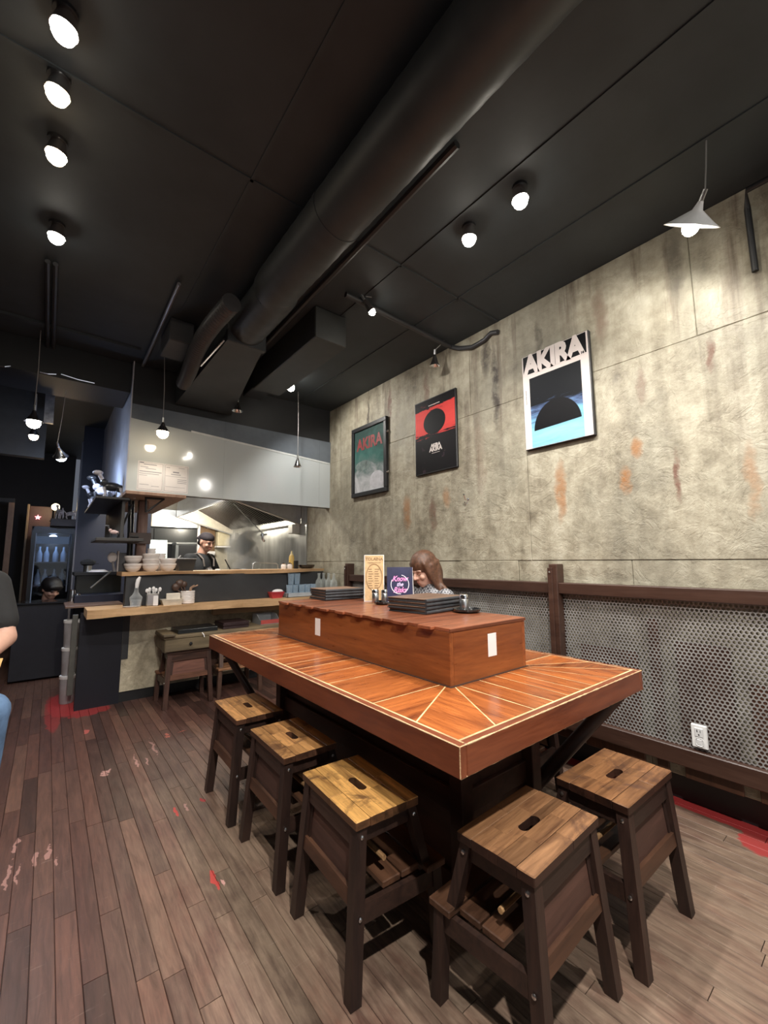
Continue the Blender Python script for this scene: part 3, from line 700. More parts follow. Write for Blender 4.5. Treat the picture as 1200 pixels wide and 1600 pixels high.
def dish_set(x, y, label, r=.068):
    t = tag(MB().lathe([(.0, .002), (r*.72, 0), (r*.95, .006), (r, .016), (r*.97, .017), (r*.9, .010), (r*.66, .0055), (.0, .005)], 32, (x, y, LZ), cap=False).build('round_dish', M_dishblk, None, True), label, 'dish'); return t
def shaker(x, y, z, label):
    t = thing('steel_shaker', label, 'shaker', (x, y, z), 0, 'steel shakers on the box')
    MB().lathe([(.019, 0), (.020, .002), (.020, .056), (.0185, .058)], 24, (x, y, z)).build('body', M_steel, t, True)
    MB().lathe([(.0185, .058), (.0205, .060), (.0205, .073), (.018, .078), (.0, .079)], 24, (x, y, z), cap=False).build('cap', M_chrome, t, True)
dish_set(1.615, 1.372, 'black round dish holding a steel shaker near the front stack of menus')
shaker(1.605, 1.378, LZ+.0055, 'steel shaker standing on the front black dish')
shaker(1.632, 1.405, LZ+.0055, 'second steel shaker, hidden behind the one on the front dish')
dish_set(1.550, 1.945, 'black round dish at the foot of the dark blue tent card', .058)
shaker(1.552, 1.935, LZ+.0055, 'front steel shaker on the dish before the tent card')
shaker(1.515, 1.975, LZ+.0055, 'rear steel shaker on the dish before the tent card')
MB_r = Vector((.777, -.629, 0)); MB_b = Vector((.629, .777, 0))   # facing across the table towards the near left
def card():
    t = thing('menu_card', 'tall tan printed card with white edge standing on the raised box', 'card', (1.563, 2.146, LZ))
    p = Vector((1.560, 2.150, LZ)); w_, h_ = .126, .290; tilt = Vector((0, 0, 1))*.995+MB_b*.06
    q = [p, p+MB_r*w_, p+MB_r*w_+tilt*h_, p+tilt*h_]
    MB().hexa(q, [v+MB_b*.003 for v in q]).build('backing', M_white, t)
    n = -MB_b+Vector((0, 0, .06)); n.normalize(); up = tilt.normalized()
    q2 = [p+MB_r*.004+up*.004, p+MB_r*(w_-.004)+up*.004, p+MB_r*(w_-.004)+up*(h_-.004), p+MB_r*.004+up*(h_-.004)]
    MB().hexa([v+n*.0008 for v in q2], q2).build('printed_face', plain('tan_print', (.62, .42, .22), .5, var=.18, scale=40), t)
    ink = plain('brown_ink', (.24, .13, .06), .6)
    text('heading', 'TOLAINA', .026, p+MB_r*.063+up*.262+n*.0012, MB_r, up, ink, t, bold=.0005)
    mb = MB()
    def line(u, v, l, th):
        a = p+MB_r*u+up*v+n*.0014; b_ = [a, a+MB_r*l, a+MB_r*l+up*th, a+up*th]; mb.hexa(b_, [x-n*.0008 for x in b_])
    for r in range(9):
        for c in range(2): line(.026+c*.040, .08+r*.0145, .030-.004*((r+c) % 3), .0045)
    line(.02, .25-.012, .085, .003)
    mb.build('printed_lines', ink, t)
    rg = MB(); pts = [p+MB_r*(.063+.050*cos(2*pi*i/40))+up*(.150+.082*sin(2*pi*i/40))+n*.0012 for i in range(41)]; rg.tube(pts, .0028, 5); rg.build('printed_ring', plain('light_brown_ink', (.36, .21, .10), .6), t)
    q3 = []
    for i in range(6): line_u = .02+i*.015; line(line_u, .022+.008*(i % 2), .008, .022)
card()
def tent():
    t = thing('tent_card', 'dark navy tent card with pink neon lettering and white back on the raised box', 'sign', (1.60, 1.88, LZ))
    p = Vector((1.552, 1.911, LZ)); w_, h_ = .150, .215; lean = .13
    up = (Vector((0, 0, 1))+MB_b*lean).normalized(); n = (-MB_b+Vector((0, 0, lean))).normalized()
    q = [p, p+MB_r*w_, p+MB_r*w_+up*h_, p+up*h_]
    MB().hexa([v+n*.0012 for v in q], q).build('front_face', plain('navy_print', (.022, .022, .065), .35, var=.2, scale=20), t)
    top0, top1 = p+up*h_, p+MB_r*w_+up*h_; bk0, bk1 = p+MB_b*.085+MB_r*.01, p+MB_r*(w_+.012)+MB_b*.085
    MB().hexa([top1, top0, bk0, bk1], [v-n*.001+MB_b*.002 for v in (top1, top0, bk0, bk1)]).build('back_face', M_white, t)
    MB().add([p+MB_r*w_, bk1, top1, p+MB_r*w_+MB_r*.001, bk1+MB_r*.001, top1+MB_r*.001], [(0, 1, 2), (3, 5, 4), (0, 3, 4, 1), (1, 4, 5, 2), (2, 5, 3, 0)]).build('side_gusset', M_white, t)
    c = p+MB_r*(w_*.5)+up*(h_*.53)+n*.0018
    ring = []; R_ = .052
    MB().tube([c+MB_r*R_*cos(a)+up*R_*1.05*sin(a) for a in [radians(-62+i*(208)/40*1.0) for i in range(13, 28)]], .0022, 6).tube([c+MB_r*R_*cos(a)+up*R_*1.05*sin(a) for a in [radians(150+i*3.6) for i in range(36)]], .0022, 6).tube([c+MB_r*R_*cos(a)+up*R_*1.05*sin(a) for a in [radians(-62+i*3) for i in range(28)]], .0022, 6).build('ring', plain('white_print', (.85, .82, .9), .4), t)
    pink = plain('pink_print', (.85, .30, .62), .4)
    text('word', 'Know', .043, c+up*.032+n*.001, MB_r, (up+MB_r*.12).normalized(), pink, t, bold=.0012, shear=.25, sx=.85)
    text('word', 'the', .034, c+up*.000+n*.001, MB_r, (up+MB_r*.12).normalized(), plain('lilac_print', (.72, .6, .9), .4), t, bold=.0008, shear=.25, sx=.85)
    text('word', 'Risks', .044, c-up*.033+n*.001, MB_r, (up+MB_r*.12).normalized(), pink, t, bold=.0012, shear=.25, sx=.85)
    a = p+MB_r*.004+up*.004+n*.0016; MB().hexa([a, a+MB_r*.014, a+MB_r*.014+up*.012, a+up*.012], [v-n*.0006 for v in (a, a+MB_r*.014, a+MB_r*.014+up*.012, a+up*.012)]).build('corner_mark', M_white, t)
tent()

# ------------------------------------------------------------------ counter between dining room and kitchen
struct(MB().box(.55, WX, 4.36, 4.46, .088, .79).build('wall_counter', M_conc2))
struct(MB().box(.50, WX, 4.375, 4.45, 0, .088).build('baseboard_counter', M_black))
struct(MB().box(.246, .553, 4.352, 4.46, 0, .775).build('trim_6', plain('near_black_navy', (.004, .0045, .011), .5, var=.1)))
struct(MB().box(.555, .602, 4.352, 4.362, .363, .775).build('trim_7', plain('dark_grey_board', (.03, .031, .035), .6)))
struct(MB().box(.52, 2.41, 4.10, 4.20, .835, 1.085).build('wall_counter_upper', M_dkwall))
def slab(name, label, xs, front, back, zt, th, parent=None):
    n = 44; mb = MB(); a = []; b = []
    for i in range(n+1):
        x = xs[0]+(xs[1]-xs[0])*i/n
        f = front+.018*sin(x*5.1)+.012*sin(x*13.7+1)+.006*sin(x*31)
        a.append((x, f)); b.append((x, f+.014+.008*sin(x*9)))
    vs = [(x, y, zt) for x, y in a]+[(x, back, zt) for x, _ in a]+[(x, y, zt-th-.008*sin(x*4+1)) for x, y in b]+[(x, back, zt-th) for x, _ in a]
    m = n+1; fs = []
    for i in range(n):
        fs += [(i, i+1, m+i+1, m+i), (2*m+i+1, 2*m+i, 3*m+i, 3*m+i+1), (i+1, i, 2*m+i, 2*m+i+1), (m+i, m+i+1, 3*m+i+1, 3*m+i)]
    fs += [(0, m, 3*m, 2*m), (n, 2*m+n, 3*m+n, m+n)]
    return tag(mb.add(vs, fs).build(name, M_slab), label, 'counter')
LC, UC = .832, 1.119
slab('live_edge_counter', 'lower live-edge timber counter slab along the kitchen front, above the stools', (.262, 2.41), 3.975, 4.34, LC, .062)
slab('live_edge_shelf', 'upper narrow live-edge timber slab of the kitchen pass carrying the bowls', (.485, 2.40), 4.06, 4.42, UC, .032)
tag(MB().bbox(1.25, 2.40, 4.16, 4.20, .70, .768, .003).build('counter_bearer', wood('bearer_wood', (.26, .16, .08), (.45, .30, .16), 0, .6, .5)), 'pale timber bearer under the right half of the lower counter slab', 'timber')

def lathe_thing(name, label, cat, prof, loc, mat, n=24, group=None, smooth=True):
    return tag(MB().lathe(prof, n, loc, cap=False).build(name, mat, None, smooth), label, cat, group)
# upper slab: stacked bowls
BOWL = [(.0, .003), (.030, 0), (.033, .004), (.050, .016), (.061, .036), (.063, .050), (.0675, .053), (.0685, .070), (.0665, .071), (.060, .050), (.046, .018), (.0, .010)]
BW = ['lower', 'upper']; b0 = None
for x, y, n, nm in ((.572, 4.17, 2, 'left'), (.706, 4.16, 3, 'middle'), (.842, 4.15, 2, 'right')):
    for k in range(n):
        lb = 'white ramen bowl, %s of the %s stack on the upper slab' % ((['bottom', 'middle', 'top'] if n == 3 else ['bottom', 'top'])[k], nm)
        if b0 is None: b0 = lathe_thing('ramen_bowl', lb, 'bowl', BOWL, (0, 0, 0), M_ceramic, 32, 'bowls stacked on the pass'); b0.location = (x, y, UC)
        else: dup(b0, (x, y, UC+k*(.066 if nm == 'left' else .043)), None, lb)
for i, (x, y, h, lb) in enumerate(((.745, 4.39, .20, 'taller tower of white paper cups right of the timber post'), (.83, 4.39, .16, 'shorter tower of white paper cups behind the right bowls'))):
    pr = []; z = 0
    while z < h: pr += [(.030, z), (.036, z+.018), (.037, z+.022)]; z += .023
    lathe_thing('cup_tower', lb, 'cups', [(.0, 0)]+pr+[(.0, z)], (x, y, UC), M_white, 20, 'paper cup towers')
# dark plastic tub right of bowls
tt = thing('dark_tub', 'black plastic tub beside the right bowls on the upper slab', 'tub', (1.01, 4.25, UC))
MB().hexa([(.945, 4.19, UC), (1.065, 4.19, UC), (1.065, 4.32, UC), (.945, 4.32, UC)], [(.925, 4.17, UC+.108), (1.085, 4.17, UC+.108), (1.085, 4.34, UC+.108), (.925, 4.34, UC+.108)]).build('body', plain('black_plastic', (.022, .023, .024), .4), tt)
MB().tube([(.924, 4.169, UC+.110), (1.086, 4.169, UC+.110), (1.086, 4.341, UC+.110), (.924, 4.341, UC+.110), (.924, 4.169, UC+.110)], .006, 8).build('rim', plain('grey_rim', (.16, .16, .16), .35), tt)
# right end of upper slab
for x, lb in ((2.000, 'left small white jar on the right part of the upper slab'), (2.072, 'right small white jar with steel lid on the upper slab')):
    t = thing('white_jar', lb, 'jar', (x, 4.24, UC), 0, 'white jars on the pass')
    MB().lathe([(0, 0), (.026, 0), (.029, .008), (.029, .040), (.025, .048), (0, .048)], 20, (x, 4.24, UC), cap=False).build('body', M_ceramic, t, True)
    MB().lathe([(.020, .048), (.022, .056), (.010, .066), (.0, .068)], 16, (x, 4.24, UC), cap=False).build('lid', M_chrome, t, True)
tag(MB().bbox(2.125, 2.165, 4.22, 4.26, UC, UC+.088, .004).build('black_box', M_black), 'small upright black box beside the white jars on the slab', 'box')
lathe_thing('black_bowl', 'low wide black bowl near the right end of the upper slab', 'bowl', [(0, .002), (.055, 0), (.085, .014), (.096, .042), (.092, .043), (.07, .016), (0, .008)], (2.275, 4.24, UC), M_dishblk)
t = thing('squeeze_bottle', 'yellow squeeze bottle with pointed nozzle behind the black box', 'bottle', (2.15, 4.36, UC))
MB().lathe([(0, 0), (.028, 0), (.030, .01), (.030, .13), (.022, .15), (0, .15)], 18, (2.15, 4.36, UC), cap=False).build('body', plain('mustard', (.62, .42, .12), .35), t, True)
MB().lathe([(.022, .15), (.012, .165), (.005, .20), (0, .20)], 14, (2.15, 4.36, UC), cap=False).build('nozzle', plain('mustard_pale', (.75, .60, .3), .35), t, True)
t = thing('wire_rack', 'bent steel wire handle rail standing behind the upper slab', 'rack', (1.87, 4.44, UC))
MB().tube([(1.73, 4.44, 1.10), (1.735, 4.44, 1.175), (1.76, 4.44, 1.192), (2.0, 4.44, 1.178), (2.02, 4.44, 1.165), (2.025, 4.44, 1.10)], .007, 8).build('rail', M_steel, t, True)
tag(MB().tube([(1.48, 4.40, UC+.003), (1.43, 4.42, UC+.105)], .006, 8).build('knife_steel', M_iron), 'thin dark rod leaning up from the middle of the pass', 'utensil')
tag(MB().tube([(.885, 4.38, UC+.002), (1.0, 4.40, UC+.145)], .005, 8).build('chopsticks', M_white), 'slanting white stick beside the right bowl stack', 'utensil')
lathe_thing('white_saucer', 'tiny white saucer upside down in the middle of the pass', 'dish', [(0, 0), (.03, 0), (.022, .012), (0, .014)], (1.30, 4.22, UC), M_ceramic)
# left of the bowls
t = thing('white_ladle', 'white rice paddle standing at the left end of the pass', 'utensil', (.45, 4.38, UC))
MB().ball((.440, 4.38, 1.245), .036, 16, 10, (1, .3, 1.25)).build('blade', M_white, t, True); MB().tube([(.445, 4.38, 1.21), (.462, 4.38, 1.12)], .010, 8).build('handle', plain('grey_handle', (.35, .35, .37), .4), t)
t = thing('utensil_box', 'grey upright holder with a white edge at the left end of the pass', 'holder', (.51, 4.40, UC))
MB().bbox(.488, .556, 4.36, 4.44, UC, 1.285, .004).build('body', plain('grey_holder', (.13, .13, .14), .4), t); MB().bbox(.478, .488, 4.355, 4.44, UC, 1.30, .002).build('edge', M_white, t)
lathe_thing('glass_shaker', 'slim glass shaker with steel top left of the white bowls', 'shaker', [(0, 0), (.022, 0), (.022, .10), (.018, .125), (.016, .15), (.006, .185), (0, .185)], (.585, 4.42, UC), M_chrome)
# lower slab items
t = thing('water_carafe', 'clear glass carafe with a white stopper at the left end of the lower counter', 'bottle', (.590, 4.03, LC))
c = (.590, 4.03, LC)
MB().lathe([(0, 0), (.034, 0), (.038, .005), (.047, .075), (.046, .082), (.030, .10), (.017, .125), (.014, .15), (.014, .165)], 24, c, cap=False).build('glass_body', M_glass, t, True)
MB().lathe([(0, .004), (.033, .004), (.041, .06), (0, .06)], 20, c, cap=False).build('water', thin_glass('water', (.80, .84, .88), .12), t, True)
MB().tube([(.590, 4.03, LC+.155), (.593, 4.03, LC+.19), (.600, 4.03, LC+.225), (.611, 4.03, LC+.247)], .013, 10, [.012, .016, .016, .009]).build('stopper', M_white, t, True)
lathe_thing('white_saucer', 'white saucer half under the water carafe', 'dish', [(0, .002), (.05, 0), (.062, .008), (.06, .009), (0, .005)], (.560, 4.045, LC), M_ceramic)
t = thing('spoon_holder', 'steel holder full of upturned white spoons on the lower counter', 'holder', (.712, 4.05, LC))
MB().bbox(.665, .758, 4.015, 4.09, LC, LC+.105, .008).build('steel_cup', M_steel, t); MB().bbox(.715, .752, 4.005, 4.016, LC+.004, LC+.085, .002).build('paper_wrap', M_white, t)
for i in range(5):
    x = .680+i*.018; y = 4.035+(i % 2)*.03; lx = (i-2)*.005
    MB().tube([(x, y, LC+.05), (x+lx*.5, y, LC+.12), (x+lx*1.2, y-.006, LC+.128)], .01, 8, [.004, .006, .012]).ball((x+lx*1.3, y-.008, LC+.130+.008*(i % 3)), .016, 10, 8, (.8, .5, 1.1)).build('spoon', M_white, t, True)
t = thing('napkin_basket', 'cream basket of folded paper napkins beside the ribbed pot', 'basket', (.87, 4.05, LC))
MB().hexa([(.795, 4.00, LC), (.935, 4.00, LC), (.935, 4.10, LC), (.795, 4.10, LC)], [(.775, 3.985, LC+.05), (.945, 3.985, LC+.05), (.945, 4.11, LC+.05), (.775, 4.11, LC+.05)]).build('tray', plain('cream_tray', (.66, .60, .50), .5), t)
for i in range(4): MB().bbox(.815+i*.004, .925+i*.003, 4.01+i*.02, 4.024+i*.02, LC+.006, LC+.098-.006*(i % 2), .003).build('napkins', plain('napkin_paper', (.72, .66, .56), .8), t)
t = thing('ladle_pot', 'white ribbed ceramic pot holding brown ladles on the lower counter', 'pot', (.995, 4.05, LC))
pr = [(0, 0)]
for i in range(7): pr += [(.056, .004+i*.0155), (.059, .008+i*.0155), (.059, .014+i*.0155)]
MB().lathe(pr+[(.056, .113), (.050, .112), (.048, .02), (0, .015)], 28, (.995, 4.05, LC), cap=False).build('pot', M_ceramic, t, True)
mL = plain('ladle_brown', (.08, .045, .033), .4)
for dx, dz, r in ((-.055, .178, .036), (-.085, .148, .034), (-.02, .170, .028)): MB().ball((.985+dx, 4.075, LC+dz), r, 14, 10, (1, .55, 1)).tube([(.985+dx*.9, 4.075, LC+dz-.02), (.99, 4.055, LC+.04)], .007, 8).build('ladle', mL, t, True)
for dx in (.03, .05): MB().tube([(1.0, 4.05, LC+.04), (1.0+dx*.5, 4.05, LC+.14), (1.0+dx*1.5, 4.04, LC+.160)], .007, 8).build('wooden_handle', plain('light_wood_handle', (.36, .22, .14), .45), t, True)
t = thing('napkin_basket', 'red basket lined with white paper, left of the glass tray', 'basket', (1.835, 4.06, LC))
MB().hexa([(1.785, 4.02, LC), (1.885, 4.02, LC), (1.885, 4.09, LC), (1.785, 4.09, LC)], [(1.760, 4.0, LC+.062), (1.905, 4.0, LC+.062), (1.905, 4.095, LC+.062), (1.760, 4.095, LC+.062)]).build('red_body', plain('red_plastic', (.50, .05, .06), .35), t)
MB().ball((1.85, 4.05, LC+.065), .05, 12, 8, (1.2, .6, .45)).build('paper_liner', M_white, t)
t = thing('glass_tray', 'pale plastic tray carrying drinking glasses at the right of the lower counter', 'tray', (2.10, 4.04, LC))
MB().box(1.93, 2.28, 3.98, 4.09, LC, LC+.006).box(1.93, 2.28, 3.98, 3.985, LC, LC+.045).box(1.93, 2.28, 4.085, 4.09, LC, LC+.045).box(1.93, 1.935, 3.98, 4.09, LC, LC+.045).box(2.275, 2.28, 3.98, 4.09, LC, LC+.045).build('shell', plain('pale_grey_plastic', (.42, .45, .48), .4), t)
GL = [(0, .004), (.026, 0), (.0285, .006), (.033, .115), (.0345, .118), (.031, .115), (.027, .012), (0, .010)]
blue_g = thin_glass('bluish_glass', (.55, .72, .88), .18); g0 = None
GN = ['first', 'second', 'third', 'fourth', 'fifth']
for i, (x, y) in enumerate(((1.965, 4.02), (2.035, 4.03), (2.105, 4.02), (2.175, 4.03), (2.245, 4.03))):
    lb = 'blue-tinted drinking glass on the tray, %s from the left' % GN[i]
    if g0 is None: g0 = lathe_thing('drinking_glass', lb, 'glass', GL, (0, 0, 0), blue_g, 20, 'glasses on the tray'); g0.location = (x, y, LC+.007)
    else: dup(g0, (x, y, LC+.007), None, lb)
for i, x in enumerate((2.0, 2.07)): dup(g0, (x, 4.06, LC+.125), None, 'blue-tinted glass stacked on top of the tray glasses, %s one' % ('left', 'right')[i])
BT = [(0, .003), (.036, 0), (.040, .006), (.040, .13), (.034, .16), (.015, .185), (.013, .225), (.0155, .228), (.0155, .240), (.011, .240), (.010, .19), (.036, .13), (.036, .012), (0, .010)]
bb = None
for x, y, lb in ((2.300, 4.0, 'leftmost clear glass water bottle beside the concrete wall'), (2.375, 4.03, 'second clear glass water bottle from the left by the concrete wall'),
                 (2.385, 3.94, 'third clear glass water bottle from the left by the concrete wall'), (2.395, 3.85, 'rightmost clear glass water bottle by the concrete wall')):
    if bb is None: bb = lathe_thing('water_bottle', lb, 'bottle', BT, (0, 0, 0), thin_glass('bottle_glass', (.62, .66, .64), .12), 20, 'water bottles by the wall'); bb.location = (x, y, LC)
    else: dup(bb, (x, y, LC), None, lb)
struct(MB().bbox(2.33, WX, 3.80, 4.0, LC-.06, LC, .002).build('trim_8', M_slab))
# timber box on the counter stools, with cases and a plastic bin on it
t = thing('timber_box', 'long grey-brown timber box lying on the stools under the counter', 'box', (1.5, 4.1, .4545))
MB().bbox(.800, 2.10, 3.90, 4.26, .4545, .560, .006).build('box_body', M_crate, t)
MB().bbox(.790, 2.10, 3.895, 4.27, .560, .585, .004).build('box_lid', M_crate, t)
MB().bbox(.780, .87, 3.86, 4.2, .5855, .606, .004).build('end_batten', M_crate, t)
MB().lathe([(.0, .018), (.011, .016), (.013, .008), (.008, 0)], 14, (1.0, 3.90, .51), Matrix.Rotation(pi/2, 4, 'X'), cap=False).build('knob', M_iron, t, True)
MB().tube([(1.09, 3.90, .59), (1.10, 3.885, .572), (1.105, 3.882, .552)], .004, 6).build('cord_loop', M_white, t)
def flat_case(name, label, x0, x1, y0, y1, z, h, mat, n=1):
    t = thing(name, label, 'folder', ((x0+x1)/2, (y0+y1)/2, z))
    for k in range(n):
        d = .006*(k % 2); MB().bbox(x0+d, x1+d, y0+d, y1, z+k*h/n, z+(k+1)*h/n-.001, .002).build('cover', mat, t)
flat_case('flat_case', 'thin black case lying on the left end of the timber box', .91, 1.24, 3.96, 4.22, .586, .035, plain('black_case', (.016, .018, .020), .3), 1)
flat_case('menu_bundle', 'bundle of dark brown menu folders on the timber box, right of the black case', 1.29, 1.53, 3.97, 4.24, .586, .055, plain('brown_menu', (.035, .018, .020), .4), 4)
t = thing('parts_bin', 'open grey plastic bin with a red front on the timber box', 'bin', (1.76, 4.09, .586))
pg = plain('grey_bin', (.30, .31, .32), .4)
MB().box(1.66, 1.86, 4.0, 4.22, .586, .592).build('base', pg, t)
for x in (1.66, 1.856): MB().prism([(4.0, .592), (4.22, .592), (4.22, .675), (4.10, .675), (4.03, .63), (4.0, .63)], x, x+.004, axis=0).build('side', pg, t)
MB().box(1.66, 1.86, 4.216, 4.22, .592, .675).build('back', pg, t); MB().box(1.66, 1.86, 3.998, 4.002, .592, .630).build('front', plain('red_front', (.45, .08, .07), .4), t)

# paper notice on the soffit
t = thing('paper_notice', 'pair of white printed notices taped on the glossy soffit panel', 'notice', (.74, SY, 1.93))
inkg = plain('grey_print_ink', (.28, .28, .32), .7)
for a, b in ((.5415, .741), (.745, .945)):
    MB().box(a, b, SY-.0022, SY-.0006, 1.812, 2.062).build('sheet', M_white, t)
mb = MB()
for u, v, l, th in ((.555, 2.045, .03, .010), (.585, 2.035, .10, .006), (.56, 2.012, .06, .004), (.60, 2.0, .08, .004), (.555, 1.972, .17, .006), (.555, 1.955, .15, .004), (.555, 1.94, .06, .003), (.56, 1.86, .07, .003), (.65, 1.85, .06, .003),
                   (.76, 2.03, .03, .004), (.86, 2.035, .05, .003), (.815, 1.99, .05, .010), (.80, 1.972, .08, .005), (.755, 1.955, .17, .002), (.855, 1.93, .075, .004), (.855, 1.915, .075, .004), (.855, 1.90, .075, .004), (.76, 1.86, .16, .002)):
    mb.box(u, u+l, SY-.0030, SY-.0022, v, v+th)
for a, b in ((.548, .734), (.752, .938)): mb.box(a, b, SY-.0028, SY-.0022, 1.822, 1.824).box(a, b, SY-.0028, SY-.0022, 2.052, 2.054).box(a, a+.002, SY-.0028, SY-.0022, 1.822, 2.054).box(b-.002, b, SY-.0028, SY-.0022, 1.822, 2.054)
mb.build('print', inkg, t)

# corner shelving left of the kitchen front
t = thing('corner_shelf', 'dark corner shelving with iron posts at the left of the kitchen pass', 'shelf', (.45, 4.4, 1.12))
M_shelf = plain('dark_shelf_board', (.020, .019, .020), .5)
MB().bbox(.265, .50, 4.02, 5.37, 1.715, 1.735, .003).build('upper_shelf_board', M_shelf, t)
MB().bbox(.285, .62, 4.02, 4.55, 1.375, 1.40, .003).build('lower_shelf_board', plain('lower_shelf_paint', (.05, .048, .047), .5), t)
MB().bbox(.45, .475, 4.06, 5.3, 1.40, 1.715, .003).build('back_board', plain('shelf_back', (.05, .05, .05), .6), t)
MB().tube([(.540, 4.34, 1.762), (.560, 4.34, 1.12)], .013, 8).build('iron_post', M_iron, t); MB().tube([(.575, 4.41, 1.762), (.59, 4.41, 1.12)], .012, 8).build('iron_post', M_iron, t)
MB().tube([(.535, 4.15, 1.70), (.45, 4.15, 1.42)], .008, 8).tube([(.535, 4.16, 1.42), (.60, 4.16, 1.42)], .01, 8).build('iron_brace', M_iron, t)
MB().bbox(.545, .72, 4.305, 4.335, 1.365, 1.465, .004).build('cross_board', plain('brown_cross_board', (.07, .05, .045), .6), t)
t = thing('soffit_shelf', 'reddish timber board with steel bracket fixed under the left soffit', 'shelf', (.7, 4.6, 1.78))
MB().bbox(.462, .928, 3.985, 5.5, 1.766, 1.7935, .003).build('board', M_oak, t)
MB().tube([(.62, 4.1, 1.755), (.775, 4.1, 1.757)], .009, 8).tube([(.765, 4.1, 1.752), (.645, 4.1, 1.64)], .008, 8).tube([(.628, 4.1, 1.76), (.636, 4.1, 1.63)], .009, 8).build('bracket', M_iron, t)
tag(MB().bbox(.612, .692, 4.34, 4.415, 1.12, 1.764, .006).build('support_post', wood('post_wood', (.16, .075, .055), (.36, .24, .20), 2, .7, .6)), 'worn reddish timber post from pass to soffit', 'post')
# figurines: dark and white jointed creatures
def figurine(label, loc, rz, mat1, mat2, s=1.0):
    t = thing('figurine', label, 'figurine', loc, rz, None)
    def b(mb, nm, mat):
        o = mb.build(nm, mat, None, True); o.parent = t
    b(MB().ball((0, 0, .10*s), .038*s, 14, 10, (1.6, .8, .9)).ball((.05*s, 0, .13*s), .028*s, 12, 8).ball((-.05*s, 0, .09*s), .03*s, 12, 8), 'body', mat1)
    b(MB().tube([(.06*s, 0, .14*s), (.085*s, 0, .19*s)], .014*s, 8).ball((.095*s, 0, .20*s), .024*s, 12, 8, (1.4, .8, .8)), 'head', mat2)
    for x, y in ((.05, .022), (.05, -.022), (-.055, .022), (-.055, -.022)):
        b(MB().tube([(x*s, y*s, .09*s), ((x-.012)*s, y*1.2*s, .045*s), (x*s, y*1.2*s, .006*s)], .01*s, 8, [.012*s, .009*s, .008*s]), 'leg', mat2)
    b(MB().tube([(-.07*s, 0, .10*s), (-.11*s, 0, .15*s), (-.13*s, 0, .11*s), (-.15*s, 0, .02*s)], .008*s, 8), 'tail', mat2)
    return t
M_figw = plain('figurine_white', (.55, .52, .55), .35, var=.5, scale=30); M_figb = plain('figurine_black', (.03, .03, .032), .3)
figurine('black and white creature figurine, nearest on the dark corner shelf', (.39, 4.25, 1.735), pi*.95, M_figb, M_figw, 1.15)
figurine('black and white creature figurine, middle of three on the dark corner shelf', (.36, 4.62, 1.735), pi*.8, M_figw, M_figb, 1.25)
figurine('black and white creature figurine, farthest on the dark corner shelf', (.33, 5.0, 1.735), pi*1.1, M_figb, M_figw, 1.0)
figurine('pinkish toy figurine on the lower corner shelf', (.41, 4.10, 1.40), pi*.9, plain('pinkish_toy', (.62, .45, .43), .5), M_figb, .5)

# ------------------------------------------------------------------ kitchen
t = thing('extractor_hood', 'big stainless extractor hood over the cooking line on the right wall', 'hood', (2.0, 5.9, 1.65))
yn, yf = 4.684, 7.13
hs = plain('hood_steel', (.55, .56, .57), .32, .9, var=.08, scale=3)
def endp(y, mat, z2=2.6): MB().prism([(1.53, 1.905), (2.42, 1.652), (2.42, z2), (1.60, z2), (1.53, 2.06)], y, y+.012, axis=1) 
def end_panel(y, mat):
    pr = [(1.53, 1.905), (2.425, 1.652), (2.425, 2.6), (1.62, 2.6), (1.53, 2.06)]
    mb = MB(); n = 5; mb.add([(x, y, z) for x, z in pr]+[(x, y+.012, z) for x, z in pr], [tuple(range(n)), tuple(range(n, 2*n))[::-1]]+[(i, n+i, n+(i+1) % n, (i+1) % n) for i in range(n)])
    mb.build('end_panel', mat, t)
end_panel(yn, plain('hood_end_steel', (.50, .51, .53), .4, .6)); end_panel(yf, plain('hood_cream_inside', (.72, .66, .55), .35, .3))
MB().box(1.53, 1.542, yn, yf, 1.905, 2.06).build('front_panel', hs, t); MB().hexa([(1.53, yn, 2.06), (1.62, yn, 2.6), (1.632, yn, 2.6), (1.542, yn, 2.06)], [(1.53, yf, 2.06), (1.62, yf, 2.6), (1.632, yf, 2.6), (1.542, yf, 2.06)]).build('sloped_front', hs, t)
rim = plain('hood_rim', (.75, .74, .72), .3, .7)
MB().tube([(1.536, yn, 1.905), (2.42, yn, 1.652)], .011, 8).tube([(1.536, yn, 1.905), (1.536, yf, 1.905)], .011, 8).tube([(1.536, yf, 1.905), (2.42, yf, 1.652)], .011, 8).tube([(2.41, yn, 1.655), (2.41, yf, 1.655)], .014, 8).build('rim', rim, t)
MB().hexa([(1.56, yn+.02, 2.2), (2.40, yn+.02, 1.76), (2.40, yf-.01, 1.76), (1.56, yf-.01, 2.2)], [(1.56, yn+.02, 2.21), (2.40, yn+.02, 1.77), (2.40, yf-.01, 1.77), (1.56, yf-.01, 2.21)]).build('filter_backing', M_black, t)
mf = plain('filter_slat', (.055, .045, .040), .45, .5)
y = yn+.06
while y < yf-.04:
    MB().hexa([(1.60, y, 2.155), (2.39, y, 1.735), (2.39, y+.028, 1.735), (1.60, y+.028, 2.155)], [(1.60, y, 2.178), (2.39, y, 1.762), (2.39, y+.028, 1.762), (1.60, y+.028, 2.178)]).build('filter_slat', mf, t); y += .075
MB().ball((1.60, 6.9, 1.98), .05, 14, 10).build('hood_lamp', plain('hood_lamp_glow', (1, .9, .72), .4, emit=6), t)
light('hood_light', 'POINT', (1.75, 6.6, 1.80), 24, (1, .92, .76), None, .06); light('hood_light', 'POINT', (1.70, 5.9, 1.84), 5, (1, .92, .76), None, .06)
